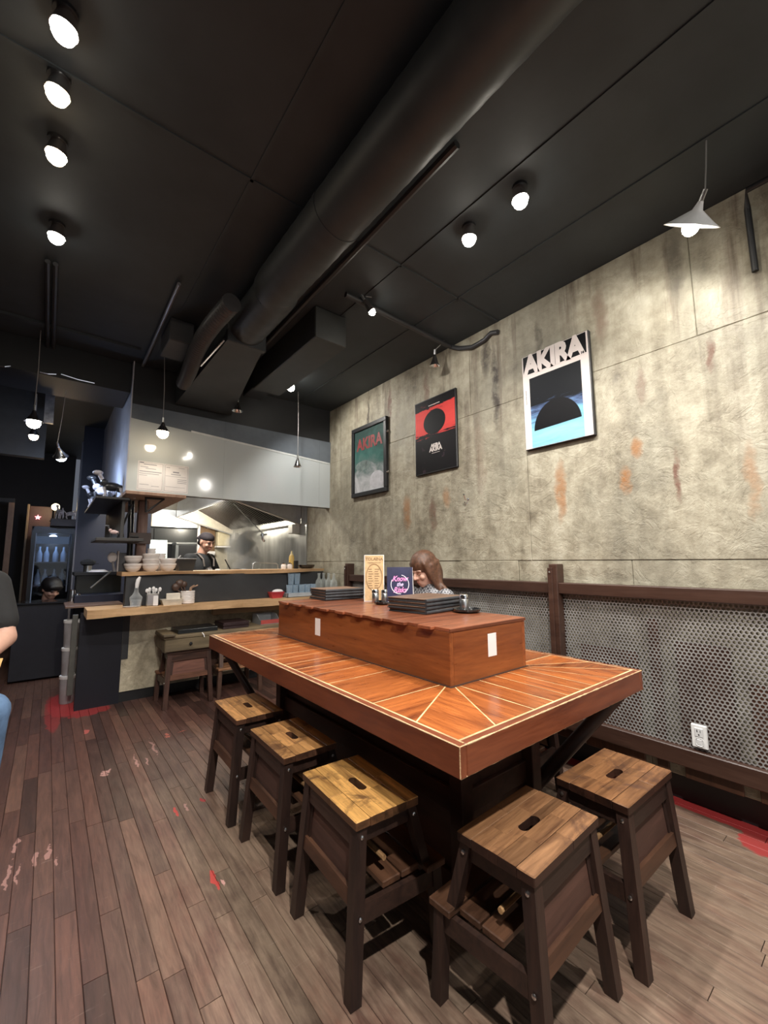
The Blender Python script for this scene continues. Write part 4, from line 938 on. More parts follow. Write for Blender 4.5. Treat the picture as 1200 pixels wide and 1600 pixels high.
tag(MB().tube([(1.608, 4.75, 1.86), (2.228, 5.4, 1.58)], .007, 8).tube([(2.228, 5.4, 1.585), (2.235, 5.4, 1.50), (2.26, 5.4, 1.47)], .018, 8).tube([(2.20, 5.4, 1.55), (2.29, 5.4, 1.565)], .010, 8).build('spray_arm', M_chrome, None, True), 'thin pull-down spray tap hanging under the extractor hood', 'tap')
for y, z, lb in ((6.85, 1.61, 'pale steel control box on the lining at the far end of the hood'), (4.78, 1.60, 'small steel control box on the lining at the near end of the hood')):
    tag(MB().bbox(2.33, WX-.012, y-.06, y+.06, z-.055, z+.055, .006).build('control_box', plain('pale_steel_box', (.62, .6, .56), .35, .3)), lb, 'box', 'control boxes under the hood')
t = thing('cooking_range', 'stainless cooking range along the lined right wall of the kitchen', 'range', (2.1, 5.8, 0))
MB().bbox(1.80, 2.41, 4.75, 6.8, .02, .88, .006).build('body', M_steel, t); MB().bbox(1.78, 2.41, 4.75, 6.8, .88, .905, .004).build('worktop', M_steel, t)
t = thing('stock_pot', 'steaming steel stock pot on the range before the cook', 'pot', (2.08, 5.55, .905))
MB().lathe([(0, 0), (.16, 0), (.165, .01), (.165, .20), (.172, .205), (.158, .205), (.155, .02), (0, .015)], 28, (2.08, 5.55, .905), cap=False).build('pot_body', M_steel, t, True)
MB().lathe([(0, .16), (.156, .16)], 24, (2.08, 5.55, .905), cap=False).build('broth', plain('broth', (.35, .24, .13), .2), t)
# back wall of the kitchen
tag(MB().bbox(1.19, 1.872, 7.16, 7.38, 1.74, 2.02, .006).build('steel_canopy', M_steel), 'small stainless canopy on the kitchen back wall above the oven', 'canopy')
t = thing('wall_oven', 'black fronted wall oven under the small stainless canopy', 'oven', (1.55, 7.2, 1.2))
MB().bbox(1.15, 1.872, 7.20, 7.38, .9, 1.735, .006).build('oven_body', M_black, t)
MB().bbox(1.24, 1.86, 7.185, 7.20, 1.50, 1.72, .004).build('grille', plain('dark_grille', (.02, .022, .022), .3), t); MB().bbox(1.20, 1.86, 7.17, 7.2, 1.478, 1.505, .003).build('trim_bar', M_steel, t)
t = thing('microwave', 'steel framed microwave with dark window behind the cook', 'microwave', (1.65, 6.95, 1.2))
MB().bbox(1.49, 1.80, 6.90, 7.15, 1.225, 1.50, .006).build('case', plain('grey_case', (.20, .21, .21), .35, .5), t); MB().bbox(1.535, 1.785, 6.892, 6.90, 1.27, 1.455, .003).build('window', M_black, t)
MB().bbox(1.50, 1.80, 6.885, 6.90, 1.47, 1.487, .002).build('trim_strip', M_steel, t); MB().bbox(1.50, 1.80, 6.885, 6.90, 1.235, 1.252, .002).build('trim_strip', M_steel, t)
t = thing('prep_table', 'stainless prep table carrying the microwave at the kitchen back', 'table', (1.4, 7.0, 0))
MB().bbox(1.07, 1.85, 6.85, 7.18, 1.19, 1.222, .004).build('top', M_steel, t)
for x in (1.10, 1.80):
    for y in (6.88, 7.13): MB().tube([(x, y, 0), (x, y, 1.195)], .02, 10).build('leg', M_steel, t)
tag(MB().hexa([(1.12, 6.90, 1.2225), (1.385, 6.90, 1.2225), (1.385, 6.92, 1.2225), (1.12, 6.92, 1.2225)], [(1.12, 6.96, 1.53), (1.385, 6.96, 1.53), (1.385, 6.98, 1.53), (1.12, 6.98, 1.53)]).build('steel_sheet', plain('brushed_sheet', (.42, .47, .47), .35, .7, var=.2, scale=3)), 'brushed steel panel leaning behind the bowls in the kitchen', 'panel')
struct(MB().box(1.875, 1.935, 7.28, 7.34, .0, 1.95).build('trim_9', M_white))
d1 = struct(MB().bbox(1.955, 2.20, 7.36, 7.40, 0, 1.95, .004).build('door_1', plain('brown_door', (.20, .12, .065), .5)))
MB().ball((2.05, 7.345, 1.775), .022, 12, 8).build('coat_knob', M_chrome, d1)
t = thing('towel_dispenser', 'cream dispenser hanging on the kitchen back wall right of the cook', 'dispenser', (2.32, 7.3, 1.45))
MB().bbox(2.215, 2.42, 7.25, 7.39, 1.47, 1.72, .012).build('case', plain('cream_plastic', (.72, .64, .45), .35), t); MB().bbox(2.20, 2.43, 7.24, 7.39, 1.44, 1.468, .004).build('tray', M_white, t)
tag(MB().lathe([(0, -.06), (.04, -.06), (.04, .06), (0, .06)], 18, (2.14, 7.36, 1.34), Matrix.Rotation(pi/2, 4, 'Y'), cap=False).build('towel_roll', M_white, None, True), 'white paper towel roll on the wall beside the cook', 'towel roll')

# steam rising from the stock pot
sv = MB().ball((2.06, 5.6, 1.38), .38, 20, 14, (.75, .8, 1.35)).build('steam', None)
k = N('steam'); k.t.nodes.remove(k.b); pv = k.n('VolumePrincipled'); co = k.coord('Object')
d = k.step(k.noise(co, 5.0, 4, .6, .8), .42, .62); pv.inputs['Color'].default_value = (.95, .93, .9, 1)
g = k.n('VectorMath', operation='DISTANCE'); k.put(g, 0, k.mapped(co, (1.35, 1.25, .75))); g.inputs[1].default_value = (2.06*1.35, 5.6*1.25, 1.38*.75)
k.put(pv, 'Density', k.math('MULTIPLY', k.math('MULTIPLY', d, k.step(g.outputs['Value'], .36, .06)), 22.0))
k.t.links.new(pv.outputs[0], k.t.nodes['Material Output'].inputs['Volume']); sv.data.materials.append(k.m); sv['kind'] = 'stuff'; sv['label'] = 'steam rising from the stock pot'

# ------------------------------------------------------------------ left rear: bar cabinet, service station, drinks fridge
t = thing('bar_cabinet', 'matt black bar cabinet at the left rear with a shiny top edge', 'cabinet', (0, 5.85, 0))
MB().bbox(-.235, .205, 5.70, 6.05, .02, .775, .004).build('body', plain('charcoal_cabinet', (.017, .017, .023), .42), t); MB().bbox(-.26, .22, 5.67, 6.07, .775, .792, .004).build('top', plain('gloss_black_top', (.03, .03, .033), .12), t)
t = thing('drinks_fridge', 'tall black drinks fridge with a blue-lit glass door at the left rear', 'fridge', (.04, 6.75, 0))
M_fb = plain('fridge_black', (.012, .012, .014), .35)
MB().box(-.175, .25, 7.05, 7.09, 0, 1.64).box(-.175, -.155, 6.52, 7.05, 0, 1.64).box(.232, .25, 6.52, 7.05, 0, 1.64).box(-.175, .25, 6.52, 7.05, 1.60, 1.64).box(-.175, .25, 6.52, 7.05, 0, .12).build('cabinet', M_fb, t)
dr = MB().box(-.175, -.132, 6.48, 6.52, .12, 1.60).box(.214, .25, 6.48, 6.52, .12, 1.60).box(-.132, .214, 6.48, 6.52, 1.555, 1.60).box(-.132, .214, 6.48, 6.52, .12, .30).build('door_frame', M_fb, t)
MB().box(-.132, .214, 6.50, 6.505, .30, 1.555).build('door_glass', glass_mat('fridge_glass', (.75, .82, .95), .02), dr)
MB().box(-.136, -.126, 6.474, 6.48, .3, 1.555).build('edge_strip', plain('blue_edge_strip', (.20, .26, .38), .3), dr); MB().tube([(.196, 6.46, .85), (.196, 6.46, 1.55)], .009, 8).build('handle', plain('fridge_handle', (.22, .25, .33), .3, .6), dr)
MB().box(-.13, .212, 6.506, 6.52, 1.43, 1.52).build('light_header', plain('fridge_header', (.06, .10, .17), .3, emit=.35), t)
for z in (.62, .92, 1.20): MB().box(-.155, .232, 6.56, 7.03, z, z+.012).build('shelf', plain('fridge_shelf', (.08, .10, .14), .4), t)
light('fridge_light', 'POINT', (.03, 6.62, 1.50), 1.6, (.55, .72, 1), None, .05)
bc = [(0, 0), (.028, 0), (.03, .01), (.03, .10), (.012, .15), (.012, .19), (0, .19)]
fb = None; FN = ['first', 'second', 'third', 'fourth']
for zi, z in enumerate((1.212, .932)):
    for i, x in enumerate((-.09, -.02, .07, .15)):
        lb = 'bottle on the %s shelf of the drinks fridge, %s from left' % (('upper', 'middle')[zi], FN[i])
        if fb is None: fb = lathe_thing('drink_bottle', lb, 'bottle', bc, (0, 0, 0), plain('bottle_bluegrey', (.35, .45, .6), .25), 14, 'bottles in the fridge'); fb.location = (x, 6.75, z)
        else: dup(fb, (x, 6.75+.05*(i % 2), z), None, lb)
t = thing('fridge_top_shelf', 'dark shelf box above the drinks fridge', 'shelf', (.12, 6.6, 1.64))
MB().bbox(-.01, .25, 6.42, 6.9, 1.642, 1.735, .004).build('box', plain('dark_brown_box', (.035, .025, .022), .5), t)
figurine('grey horse-like figurine with raised head on the shelf above the fridge', (.07, 6.5, 1.735), pi*.6, M_figw, M_figw, .85)
figurine('grey figurine with arched tail at the right of the fridge shelf', (.19, 6.5, 1.735), 0, M_figw, M_figw, .75)
t = thing('bulb_lamp', 'small warm glowing bulb lamp beside the fridge figurines', 'lamp', (.03, 6.95, 1.735))
MB().ball((.03, 6.95, 1.93), .045, 14, 10).build('bulb', plain('warm_bulb_glow', (1, .78, .42), .4, emit=9), t); MB().tube([(.03, 6.95, 1.745), (.03, 6.95, 1.89)], .012, 8).build('stem', M_iron, t)
light('bulb_light', 'POINT', (.0, 6.85, 1.93), 3, (1, .7, .4), None, .05)
MB().lathe([(.05, 0), (.05, .012), (.02, .016)], 16, (.03, 6.95, 1.735)).build('foot', M_iron, t)
t = thing('wall_board', 'reddish-brown board on the dark rear wall left of the bulb lamp', 'panel', (-.1, 7.2, 1.75))
MB().bbox(-.235, .0, 7.18, 7.21, 0, 1.95, .004).build('board', plain('red_brown_board', (.10, .055, .045), .5), t); MB().bbox(-.26, -.235, 7.16, 7.21, 0, 1.97, .003).build('edge', plain('tan_edge', (.30, .22, .14), .5), t)
st = MB()
n = 10; pts = [((.035 if i % 2 == 0 else .015)*cos(pi/2+i*2*pi/n), (.035 if i % 2 == 0 else .015)*sin(pi/2+i*2*pi/n)) for i in range(n)]
st.add([(-.145+a, 7.15, 1.80+b) for a, b in pts]+[(-.145+a, 7.165, 1.80+b) for a, b in pts], [tuple(range(n)), tuple(range(n, 2*n))[::-1]]+[(i, n+i, n+(i+1) % n, (i+1) % n) for i in range(n)])
tag(st.build('star_light', plain('pink_star_glow', (1, .35, .40), .4, emit=2.5)), 'small glowing pink star light on the reddish-brown board', 'lamp')
t = thing('rear_doorway', 'pale timber strip of a doorway at the far left rear', 'door frame', (-.44, 7.6, 0))
MB().bbox(-.47, -.41, 7.55, 7.62, 0, 2.02, .004).build('jamb', plain('jamb_wood', (.34, .22, .16), .5), t); MB().bbox(-.62, -.41, 7.55, 7.62, 2.02, 2.08, .004).build('head', M_black, t)
# service station between fridge and counter
t = thing('service_station', 'black service station with raised back shelf left of the counter', 'cabinet', (.38, 5.0, 0))
MB().bbox(.21, .60, 4.80, 5.35, .02, .90, .004).build('body', M_navy, t); MB().bbox(.20, .60, 4.95, 5.35, 1.075, 1.108, .004).build('raised_shelf', M_black, t)
MB().bbox(.225, .60, 5.05, 5.33, .90, 1.075, .003).build('dark_unit', plain('dark_unit', (.014, .015, .013), .3), t); MB().bbox(.14, .56, 4.50, 5.0, .812, .832, .003).build('side_ledge', plain('tan_ledge', (.18, .11, .08), .4), t)
tag(MB().tube([(.325, 4.78, .965), (.488, 4.85, 1.12)], .008, 8).build('metal_rod', M_steel), 'slanting metal rod across the black service station', 'rod')
t = thing('baseball_cap', 'black cap lying on a steel jar on the service station', 'cap', (.31, 5.15, 1.108))
MB().ball((.315, 5.15, 1.20), .065, 16, 10, (1, 1, .55)).bbox(.25, .40, 5.06, 5.10, 1.185, 1.193, .003).build('cap', M_tee, t); MB().lathe([(0, 0), (.035, 0), (.035, .075), (0, .08)], 16, (.315, 5.15, 1.108), cap=False).build('jar', M_steel, t, True)
lathe_thing('white_plate', 'white plate leaning low on the raised shelf of the service station', 'plate', [(0, .02), (.05, .022), (.085, .004), (.088, .0), (.06, .012), (0, .012)], (.40, 5.06, 1.1085), M_ceramic)
t = thing('steel_mugs', 'steel jugs glinting on the side ledge of the service station', 'jug', (.18, 4.9, .832))
for x, y, h in ((.20, 4.93, .11), (.235, 4.88, .08)): MB().lathe([(0, 0), (.03, 0), (.034, .02), (.026, h), (.03, h+.006), (.024, h)], 16, (x, y, .832), cap=False).build('jug', M_chrome, t, True)
CT = ['lowest', 'middle', 'top']
for k in range(3):
    t = thing('paper_tub', '%s white and grey tub stacked against the navy counter end' % CT[k], 'tub', (.215, 4.68, k*.235), 0, 'tubs stacked by the counter end')
    z = k*.235
    MB().lathe([(0, 0), (.048, 0), (.052, .01), (.060, .21), (0, .21)], 22, (.205, 4.66, z), cap=False).build('tub', plain('tub_grey', (.35, .33, .34), .5), t, True); MB().lathe([(.062, .205), (.064, .21), (.064, .232), (0, .234)], 22, (.205, 4.66, z), cap=False).build('lid', M_white, t, True)
tag(MB().bbox(.195, .235, 4.47, 4.50, .10, .76, .003).build('grey_strip', plain('grey_strip', (.12, .115, .10), .5)), 'grey upright board against the end of the navy counter panel', 'board')

# ------------------------------------------------------------------ ceiling services
M_pipe = plain('black_pipe', (.03, .03, .032), .45)
t = thing('round_duct', 'long round black spiral duct hung under the ceiling', 'duct', (.94, 0, 2.80))
rs, pts = [], []
y = -2.2
while y < 2.75: pts.append((.94+.02*(y > 2.2), y, 2.800)); rs.append(.125); y += .03
MB().tube(pts, .125, 28, [.125+(.0016 if i % 3 == 0 else 0) for i in range(len(pts))]).build('spiral_duct', M_duct, t, True)
for y in (-.6, 1.5): MB().tube([(.94, y, 2.80), (.94, y+.03, 2.80)], .129, 28).build('duct_collar', M_duct, t, True)
t = thing('box_duct', 'black rectangular duct joining the round duct to the kitchen front', 'duct', (1.05, 3.3, 2.8))
MB().hexa([(.84, 2.70, 2.68), (1.08, 2.70, 2.68), (1.08, 2.70, 2.925), (.84, 2.70, 2.925)], [(.80, 4.0, 2.62), (1.30, 4.0, 2.62), (1.30, 4.0, 2.925), (.80, 4.0, 2.925)]).build('box', M_duct, t)
MB().bbox(.83, 1.10, 2.69, 2.73, 2.665, 2.928, .004).build('flange', M_duct, t)
t = thing('branch_duct', 'short black box duct right of the round duct near the kitchen', 'duct', (1.42, 3.3, 2.8))
MB().bbox(1.30, 1.55, 2.35, 3.45, 2.70, 2.928, .006).build('box', plain('branch_duct_paint', (.034, .036, .034), .5), t); MB().bbox(1.32, 1.50, 3.45, 3.75, 2.74, 2.928, .006).build('outlet', M_black, t)
t = thing('flexible_duct', 'thin corrugated black hose duct left of the box duct', 'duct', (.76, 3.2, 2.7))
pts = [(.745-.03*sin(i*.05), 2.35+i*.014, 2.72-.0006*i) for i in range(92)]
MB().tube(pts, .05, 14, [.050 if i % 2 else .057 for i in range(92)]).build('hose', plain('hose_grey', (.055, .055, .058), .4), t, True); MB().tube([(.815, 2.7, 2.665), (.79, 3.15, 2.65)], .008, 6).build('strap', M_chrome, t)
tag(MB().bbox(.56, .72, 3.10, 3.42, 2.76, 2.928, .006).build('ceiling_speaker', plain('dark_speaker', (.05, .05, .052), .6)), 'dark box speaker under the ceiling left of the hose duct', 'speaker')
tag(MB().tube([(.516, 2.65, 2.905), (.531, 4.02, 2.905)], .012, 8).build('conduit', plain('grey_conduit', (.22, .22, .22), .35, .4)), 'thin grey conduit along the ceiling left of the ducts', 'pipe')
for x, lb in ((-.118, 'left one of two black pipes near the left ceiling lamps'), (-.082, 'right one of two black pipes near the left ceiling lamps')):
    tag(MB().tube([(x, 2.9, 2.905), (x, 4.12, 2.895)], .014, 8).build('ceiling_pipe', M_pipe), lb, 'pipe', 'pipes under the ceiling')
tag(MB().tube([(1.375, 2.095, 2.90), (2.0, 2.115, 2.90), (2.40, 2.13, 2.90), (2.42, 2.05, 2.86), (2.425, 1.93, 2.82), (2.43, 1.82, 2.83), (2.432, 1.76, 2.86), (2.432, 1.70, 2.84)], .018, 10).build('ceiling_pipe', M_pipe, None, True), 'black pipe crossing the ceiling to the concrete wall', 'pipe')
tag(MB().tube([(1.2, 1.0, 2.905), (1.24, 4.0, 2.905)], .018, 8).build('ceiling_pipe', M_pipe, None, True), 'black pipe running beside the round duct', 'pipe')
tag(MB().tube([(2.36, -1.0, 2.86), (2.36, .30, 2.86), (2.41, .31, 2.80), (2.425, .31, 2.50)], .013, 10).build('ceiling_pipe', M_black, None, True), 'black downpipe at the far right of the concrete wall', 'pipe')
t = thing('foil_wrap', 'shiny torn foil wrap along the lower edge of the left bulkhead', 'foil', (-.1, 4.07, 2.66))
for a, b in (((-.38, 2.655), (-.32, 2.67)), ((-.15, 2.672), (-.05, 2.682)), ((-.02, 2.692), (.20, 2.676))):
    m_ = ((a[0]+b[0])/2, (a[1]+b[1])/2-.008); MB().tube([(a[0], 4.075, a[1]), (m_[0], 4.072, m_[1]), (b[0], 4.075, b[1])], .006, 6).build('foil_strip', M_chrome, t)
MB().hexa([(-.12, 4.9, 2.5), (-.05, 4.9, 2.5), (-.05, 4.94, 2.5), (-.12, 4.94, 2.5)], [(-.125, 4.9, 2.83), (-.055, 4.9, 2.83), (-.055, 4.94, 2.83), (-.125, 4.94, 2.83)]).build('foil_sleeve', plain('dull_foil', (.42, .42, .44), .35, .8, var=.4, scale=14), t)

# ------------------------------------------------------------------ lamps
def glow(name, col, e): return plain(name, col, .4, emit=e)
M_bulb = glow('lamp_glow', (1, .93, .80), 45); M_bulbw = glow('lamp_glow_warm', (1, .80, .55), 30); M_bulbb = glow('lamp_glow_blue', (.75, .85, 1), 12)
def ceiling_lamp(loc, aim, power, label, col=WARM, bulb=None, angle=145, r=.034):
    t = thing('ceiling_spotlight', label, 'lamp', (loc[0], loc[1], CZ), group='spotlights under the ceiling')
    L = Vector(loc); d = (Vector(aim)-L).normalized(); q = d.to_track_quat('-Z', 'Y').to_matrix().to_4x4()
    MB().tube([(loc[0], loc[1], CZ), L-d*.05], .008, 8).lathe([(.035, CZ-.012-L.z), (.035, CZ-L.z)], 16, loc).build('stem', M_iron, t)
    MB().lathe([(.014, .075), (.022, .07), (.036, .012), (.040, 0), (.037, 0), (.030, .012), (.012, .06)], 20, loc, q, cap=False).build('reflector', M_chrome, t, True)
    MB().ball(L-d*-.004, r, 14, 10).build('bulb', bulb or M_bulb, t, True)
    light('spot_beam', 'SPOT', tuple(L+d*.045), power, col, aim, .03, angle, .55)
    return t
PW1 = 52
for x, y, lb, p in ((.25, -.25, 'ceiling spotlight of the left row, overhead behind the frame', 4.4),
        (-.074, 1.50, 'ceiling spotlight of the left row, nearest and brightest in the photo', .601), (-.087, 1.738, 'ceiling spotlight of the left row, second from the nearest', .25),
        (-.087, 2.027, 'ceiling spotlight of the left row, third from the nearest', .25), (-.080, 2.572, 'ceiling spotlight of the left row, farthest one above two pipes', .605)):
    ceiling_lamp((x, y, 2.86), (.45, y+.35, 0) if y < 0 else (-.25, y+.2, 0), PW1*p, lb, WHITE if p > .6 else WARM, M_bulb if p > .6 else M_bulbw)
ceiling_lamp((1.595, 1.268, 2.86), (1.6, 1.6, 0), 95, 'bright ceiling spotlight right of the duct above the table', WHITE)
ceiling_lamp((1.599, .968, 2.86), (1.8, .8, 0), 28, 'dimmer ceiling spotlight right of the duct, nearer the camera', WHITE, angle=122)
ceiling_lamp((1.44, -.25, 2.86), (1.5, .25, 0), 95, 'ceiling spotlight above the camera, right of the duct', WHITE, angle=122)
def shade_lamp(loc, aim, label, r, power, cordtop, col=WHITE, bulb=None, lit=True, angle=130, mat=None):
    """pendant or bracket lamp with a conical shade, cord to the ceiling"""
    t = thing('pendant_lamp', label, 'lamp', (loc[0], loc[1], cordtop[2]), group='small cone-shaded lamps')
    L = Vector(loc); d = (Vector(aim)-L).normalized(); q = d.to_track_quat('-Z', 'Y').to_matrix().to_4x4()
    MB().lathe([(.010, .085), (.013, .075), (.020, .055), (r*.75, .015), (r, 0), (r*.96, 0), (r*.7, .014), (.015, .05)], 24, loc, q, cap=False).build('shade', mat or M_chrome, t, True)
    MB().tube([L-d*.08, L-d*.125], .009, 8).build('socket', M_steel, t)
    MB().tube([L-d*.12, ((L-d*.12)+Vector(cordtop))/2+Vector((.004, 0, 0)), cordtop], .0028, 6).build('cord', plain('pale_cord', (.30, .29, .28), .5), t)
    if lit:
        MB().ball(L+d*.006, r*(.72 if r < .07 else .3), 14, 10, (1, 1, 1)).build('bulb', bulb or M_bulb, t, True)
        light('lamp_beam', 'SPOT', tuple(L+d*(.012+r*.72)), power, col, aim, .025, angle, .5)
    return t
# washers along the concrete wall
shade_lamp((2.03, .44, 2.60), (2.36, .98, 1.83), 'wide white disc lamp tilted at the concrete wall, top right', .105, 16, (2.02, .36, 2.93), angle=172, mat=plain('white_enamel', (.8, .8, .8), .3))
shade_lamp((2.29, 2.20, 2.735), (2.42, 2.35, 1.6), 'chrome cone lamp on the concrete wall above the middle poster', .045, 0, (2.33, 2.13, 2.93), lit=False)
shade_lamp((1.68, 3.50, 2.84), (2.40, 3.2, 1.7), 'chrome cone lamp under the ceiling near the kitchen front', .05, 34, (1.66, 3.5, 2.93), angle=150)
shade_lamp((1.55, 2.05, 2.83), (2.42, 1.7, 1.5), 'small dark lamp under the crossing ceiling pipe', .03, 20, (1.55, 2.05, 2.93), angle=150)
shade_lamp((1.74, -.35, 2.62), (2.43, .1, 1.4), 'added chrome wall washer lamp, unseen outside the frame at right', .05, 10, (1.74, -.35, 2.93), angle=150)  # out-of-view lamp added to light the concrete
# pendants before the kitchen
shade_lamp((.667, 3.75, 2.265), (.70, 3.78, 0), 'lit cone pendant hanging before the left of the soffit', .062, 5, (.648, 3.75, 2.93), col=WARM, bulb=M_bulbw)
shade_lamp((1.274, 3.75, 2.585), (1.27, 3.78, 0), 'unlit chrome cone pendant before the middle of the soffit', .05, 0, (1.262, 3.75, 2.92), lit=False)
shade_lamp((1.895, 3.75, 2.145), (1.9, 3.76, 0), 'unlit chrome cone pendant on a long cord before the soffit', .045, 0, (1.887, 3.75, 2.93), lit=False)
shade_lamp((-.151, 3.9, 2.225), (-.1, 3.9, 0), 'bright bare-looking pendant at left before the dark corridor', .055, 16, (-.16, 3.9, 2.93), col=WHITE, r=.055) if False else shade_lamp((-.151, 3.9, 2.225), (-.1, 3.9, 0), 'bright pendant lamp at left before the dark corridor', .060, 14, (-.16, 3.9, 2.93))
shade_lamp((-.170, 4.6, 2.285), (-.1, 4.6, 0), 'dimmer warm pendant just below the bright one at left', .045, 7, (-.175, 4.6, 2.66), col=WARM, bulb=M_bulbw)
shade_lamp((.024, 4.35, 2.085), (.25, 4.9, 1.4), 'bluish pendant lamp beside the kitchen corner at left', .055, 16, (.02, 4.35, 2.66), col=COOL, bulb=M_bulbb, angle=165)
light('blue_spill', 'POINT', (.045, 4.40, 2.05), 5, COOL, None, .03)

# ------------------------------------------------------------------ people
def frame(fwd, up=(0, 0, 1)):
    f = Vector(fwd).normalized(); r = f.cross(Vector(up)).normalized(); u = r.cross(f); return f, r, u
def head_prims(c, fwd, tilt=0, s=1.0):
    """f forward, r the figure's right, u up; c centre of the head (eye height)"""
    f, r, u = frame(fwd, Vector((0, 0, 1)))
    R = Matrix((r, f, u)).transposed(); e = R.to_euler(); c = Vector(c)
    P = lambda x, y, z: c+(r*x+f*y+u*z)*s
    E = lambda x, y, z, a, b, d: ('e', P(x, y, z), (a*s, b*s, d*s), e)
    pr = [E(0, -.012, .028, .074, .094, .090), E(0, .010, -.030, .062, .074, .072), E(0, .040, -.072, .038, .040, .036), E(0, .054, -.092, .022, .020, .018),
          E(0, .070, .018, .050, .018, .012), E(.036, .062, -.028, .022, .020, .020), E(-.036, .062, -.028, .022, .020, .020),
          ('c', P(0, .082, .010), P(0, .102, -.026), .008*s, .0125*s), E(.011, .090, -.030, .008, .009, .007), E(-.011, .090, -.030, .008, .009, .007),
          E(0, .075, -.056, .020, .012, .006), E(0, .074, -.067, .017, .012, .006), E(.076, -.012, -.008, .010, .020, .032), E(-.076, -.012, -.008, .010, .020, .032)]
    return pr, P, e, f, r, u
def hand_prims(w, d, n, side):
    """w wrist, d pointing direction, n palm normal, side +1 puts the thumb along d x n"""
    d = Vector(d).normalized(); n = Vector(n); n = (n-d*n.dot(d)).normalized(); b = d.cross(n)*side; w = Vector(w); pr = []
    for i in range(4): pr.append(('c', w, w+d*.085+b*(.030-.020*i), .017, .012))
    for i, L in enumerate((.070, .078, .072, .056)):
        p0 = w+d*.085+b*(.030-.020*i); p1 = p0+d*L*.5+n*.008; p2 = p1+d*L*.40+n*.024
        pr += [('c', p0, p1, .0098, .0086), ('c', p1, p2, .0086, .0072)]
    p0 = w+d*.025+b*.022; p1 = p0+d*.035+b*.030+n*.012; p2 = p1+d*.032+b*.010+n*.012
    return pr+[('c', p0, p1, .012, .0105), ('c', p1, p2, .0105, .008)]
def eyes(P, u, par, s=1.0):
    for x in (-.031, .031):
        MB().ball(P(x, .0725, .002), .0108*s, 12, 8, (1.3, 1, .7)).build('eye', M_eye, par, True)
        MB().tube([P(x-.018, .082, .021), P(x, .087, .026), P(x+.018, .082, .021)], .0036*s, 6).build('eyebrow', M_hairbk, par, True)
def person(label, loc): return thing('person', label, 'person', loc)

# woman reading, behind the raised box
H0 = Vector((2.062, 2.128, 1.138)); t = person('person with long brown hair and grey checked shirt, head bent, seated behind the raised box', (2.12, 2.12, 0))
hp, P, e, f, r, u = head_prims(H0, (-.97, .05, -.42))
SH = Vector((2.125, 2.13, .955)); sr, sl = SH+Vector((-.02, .165, 0)), SH+Vector((-.02, -.165, 0))
er, el = Vector((2.00, 2.34, .775)), Vector((2.00, 1.925, .775)); wr_, wl_ = Vector((1.80, 2.24, .785)), Vector((1.80, 2.02, .785))
legs = []
for s in (1, -1):
    hp_, kn, an = Vector((2.13, 2.13+.085*s, .535)), Vector((1.78, 2.13+.10*s, .54)), Vector((1.80, 2.13+.09*s, .09))
    legs += [('c', hp_, kn, .078, .056), ('c', kn, an, .054, .038), ('c', an+Vector((.03, 0, -.05)), an+Vector((-.15, 0, -.058)), .036, .028)]
body = hp+[('c', H0-u*.07-f*.02, SH+Vector((0, 0, .05)), .050, .055), ('e', SH-Vector((0, 0, .11)), (.095, .150, .19)), ('e', (2.13, 2.13, .60), (.115, .165, .15)), ('c', (2.13, 2.13, .85), (2.13, 2.13, .62), .10, .11),
      ('c', sr, er, .048, .038), ('c', er, wr_, .037, .026), ('c', sl, el, .048, .038), ('c', el, wl_, .037, .026)]+legs
body += hand_prims(wr_, (-1, -.35, 0), (0, 0, -1), -1)+hand_prims(wl_, (-1, .35, 0), (0, 0, -1), 1)
b = organic('body', body, M_skin, t, .0055, 3)
for x in (-.031, .031):
    MB().tube([P(x-.016, .080, -.001), P(x-.006, .0845, -.006), P(x+.006, .0845, -.006), P(x+.016, .080, -.001)], .0022, 6).build('eyelashes', M_hairbr, b, True)
    MB().tube([P(x-.017, .082, .020), P(x, .087, .024), P(x+.017, .082, .020)], .0026, 6).build('eyebrow', M_hairbr, b, True)
MB().tube([P(-.010, .084, -.060), P(0, .0875, -.0595), P(.010, .084, -.060)], .0034, 8).build('lips', M_lip, b, True)
shirt = [('e', SH-Vector((0, 0, .11)), (.108, .166, .20)), ('e', (2.13, 2.13, .62), (.128, .178, .15)), ('c', (2.13, 2.13, .85), (2.13, 2.13, .64), .115, .122), ('c', sr, er, .060, .052), ('c', er, er.lerp(wr_, .75), .052, .042), ('c', sl, el, .060, .052), ('c', el, el.lerp(wl_, .75), .052, .042), ('c', SH+Vector((0, 0, .01)), SH+Vector((-.012, 0, .055)), .07, .062)]
kc = N('grey_check'); co = kc.coord(); ck = kc.n('TexChecker'); kc.put(ck, 0, co); ck.inputs['Scale'].default_value = 70; ck.inputs[1].default_value = (.36, .36, .38, 1); ck.inputs[2].default_value = (.07, .07, .08, 1); kc.set('Base Color', ck.outputs[0]); kc.set('Roughness', .85)
organic('shirt', shirt, kc.m, t, .011, 5)
tr = []
for s in (1, -1): tr += [('c', (2.13, 2.13+.085*s, .54), (1.78, 2.13+.10*s, .545), .086, .064), ('c', (1.78, 2.13+.10*s, .545), (1.80, 2.13+.09*s, .13), .062, .048)]
organic('trousers', tr, M_denim, t, .012, 4)
for s in (1, -1): MB().ball((1.745, 2.13+.09*s, .045), .045, 14, 10, (2.6, .95, .95)).build('shoe', M_black, t, True)
hair = [('e', P(0, -.014, .046), (.086, .102, .090), e), ('e', P(0, -.075, -.03), (.080, .055, .12), e), ('e', P(.066, -.010, -.010), (.024, .058, .095), e), ('e', P(-.066, -.010, -.010), (.024, .058, .095), e)]
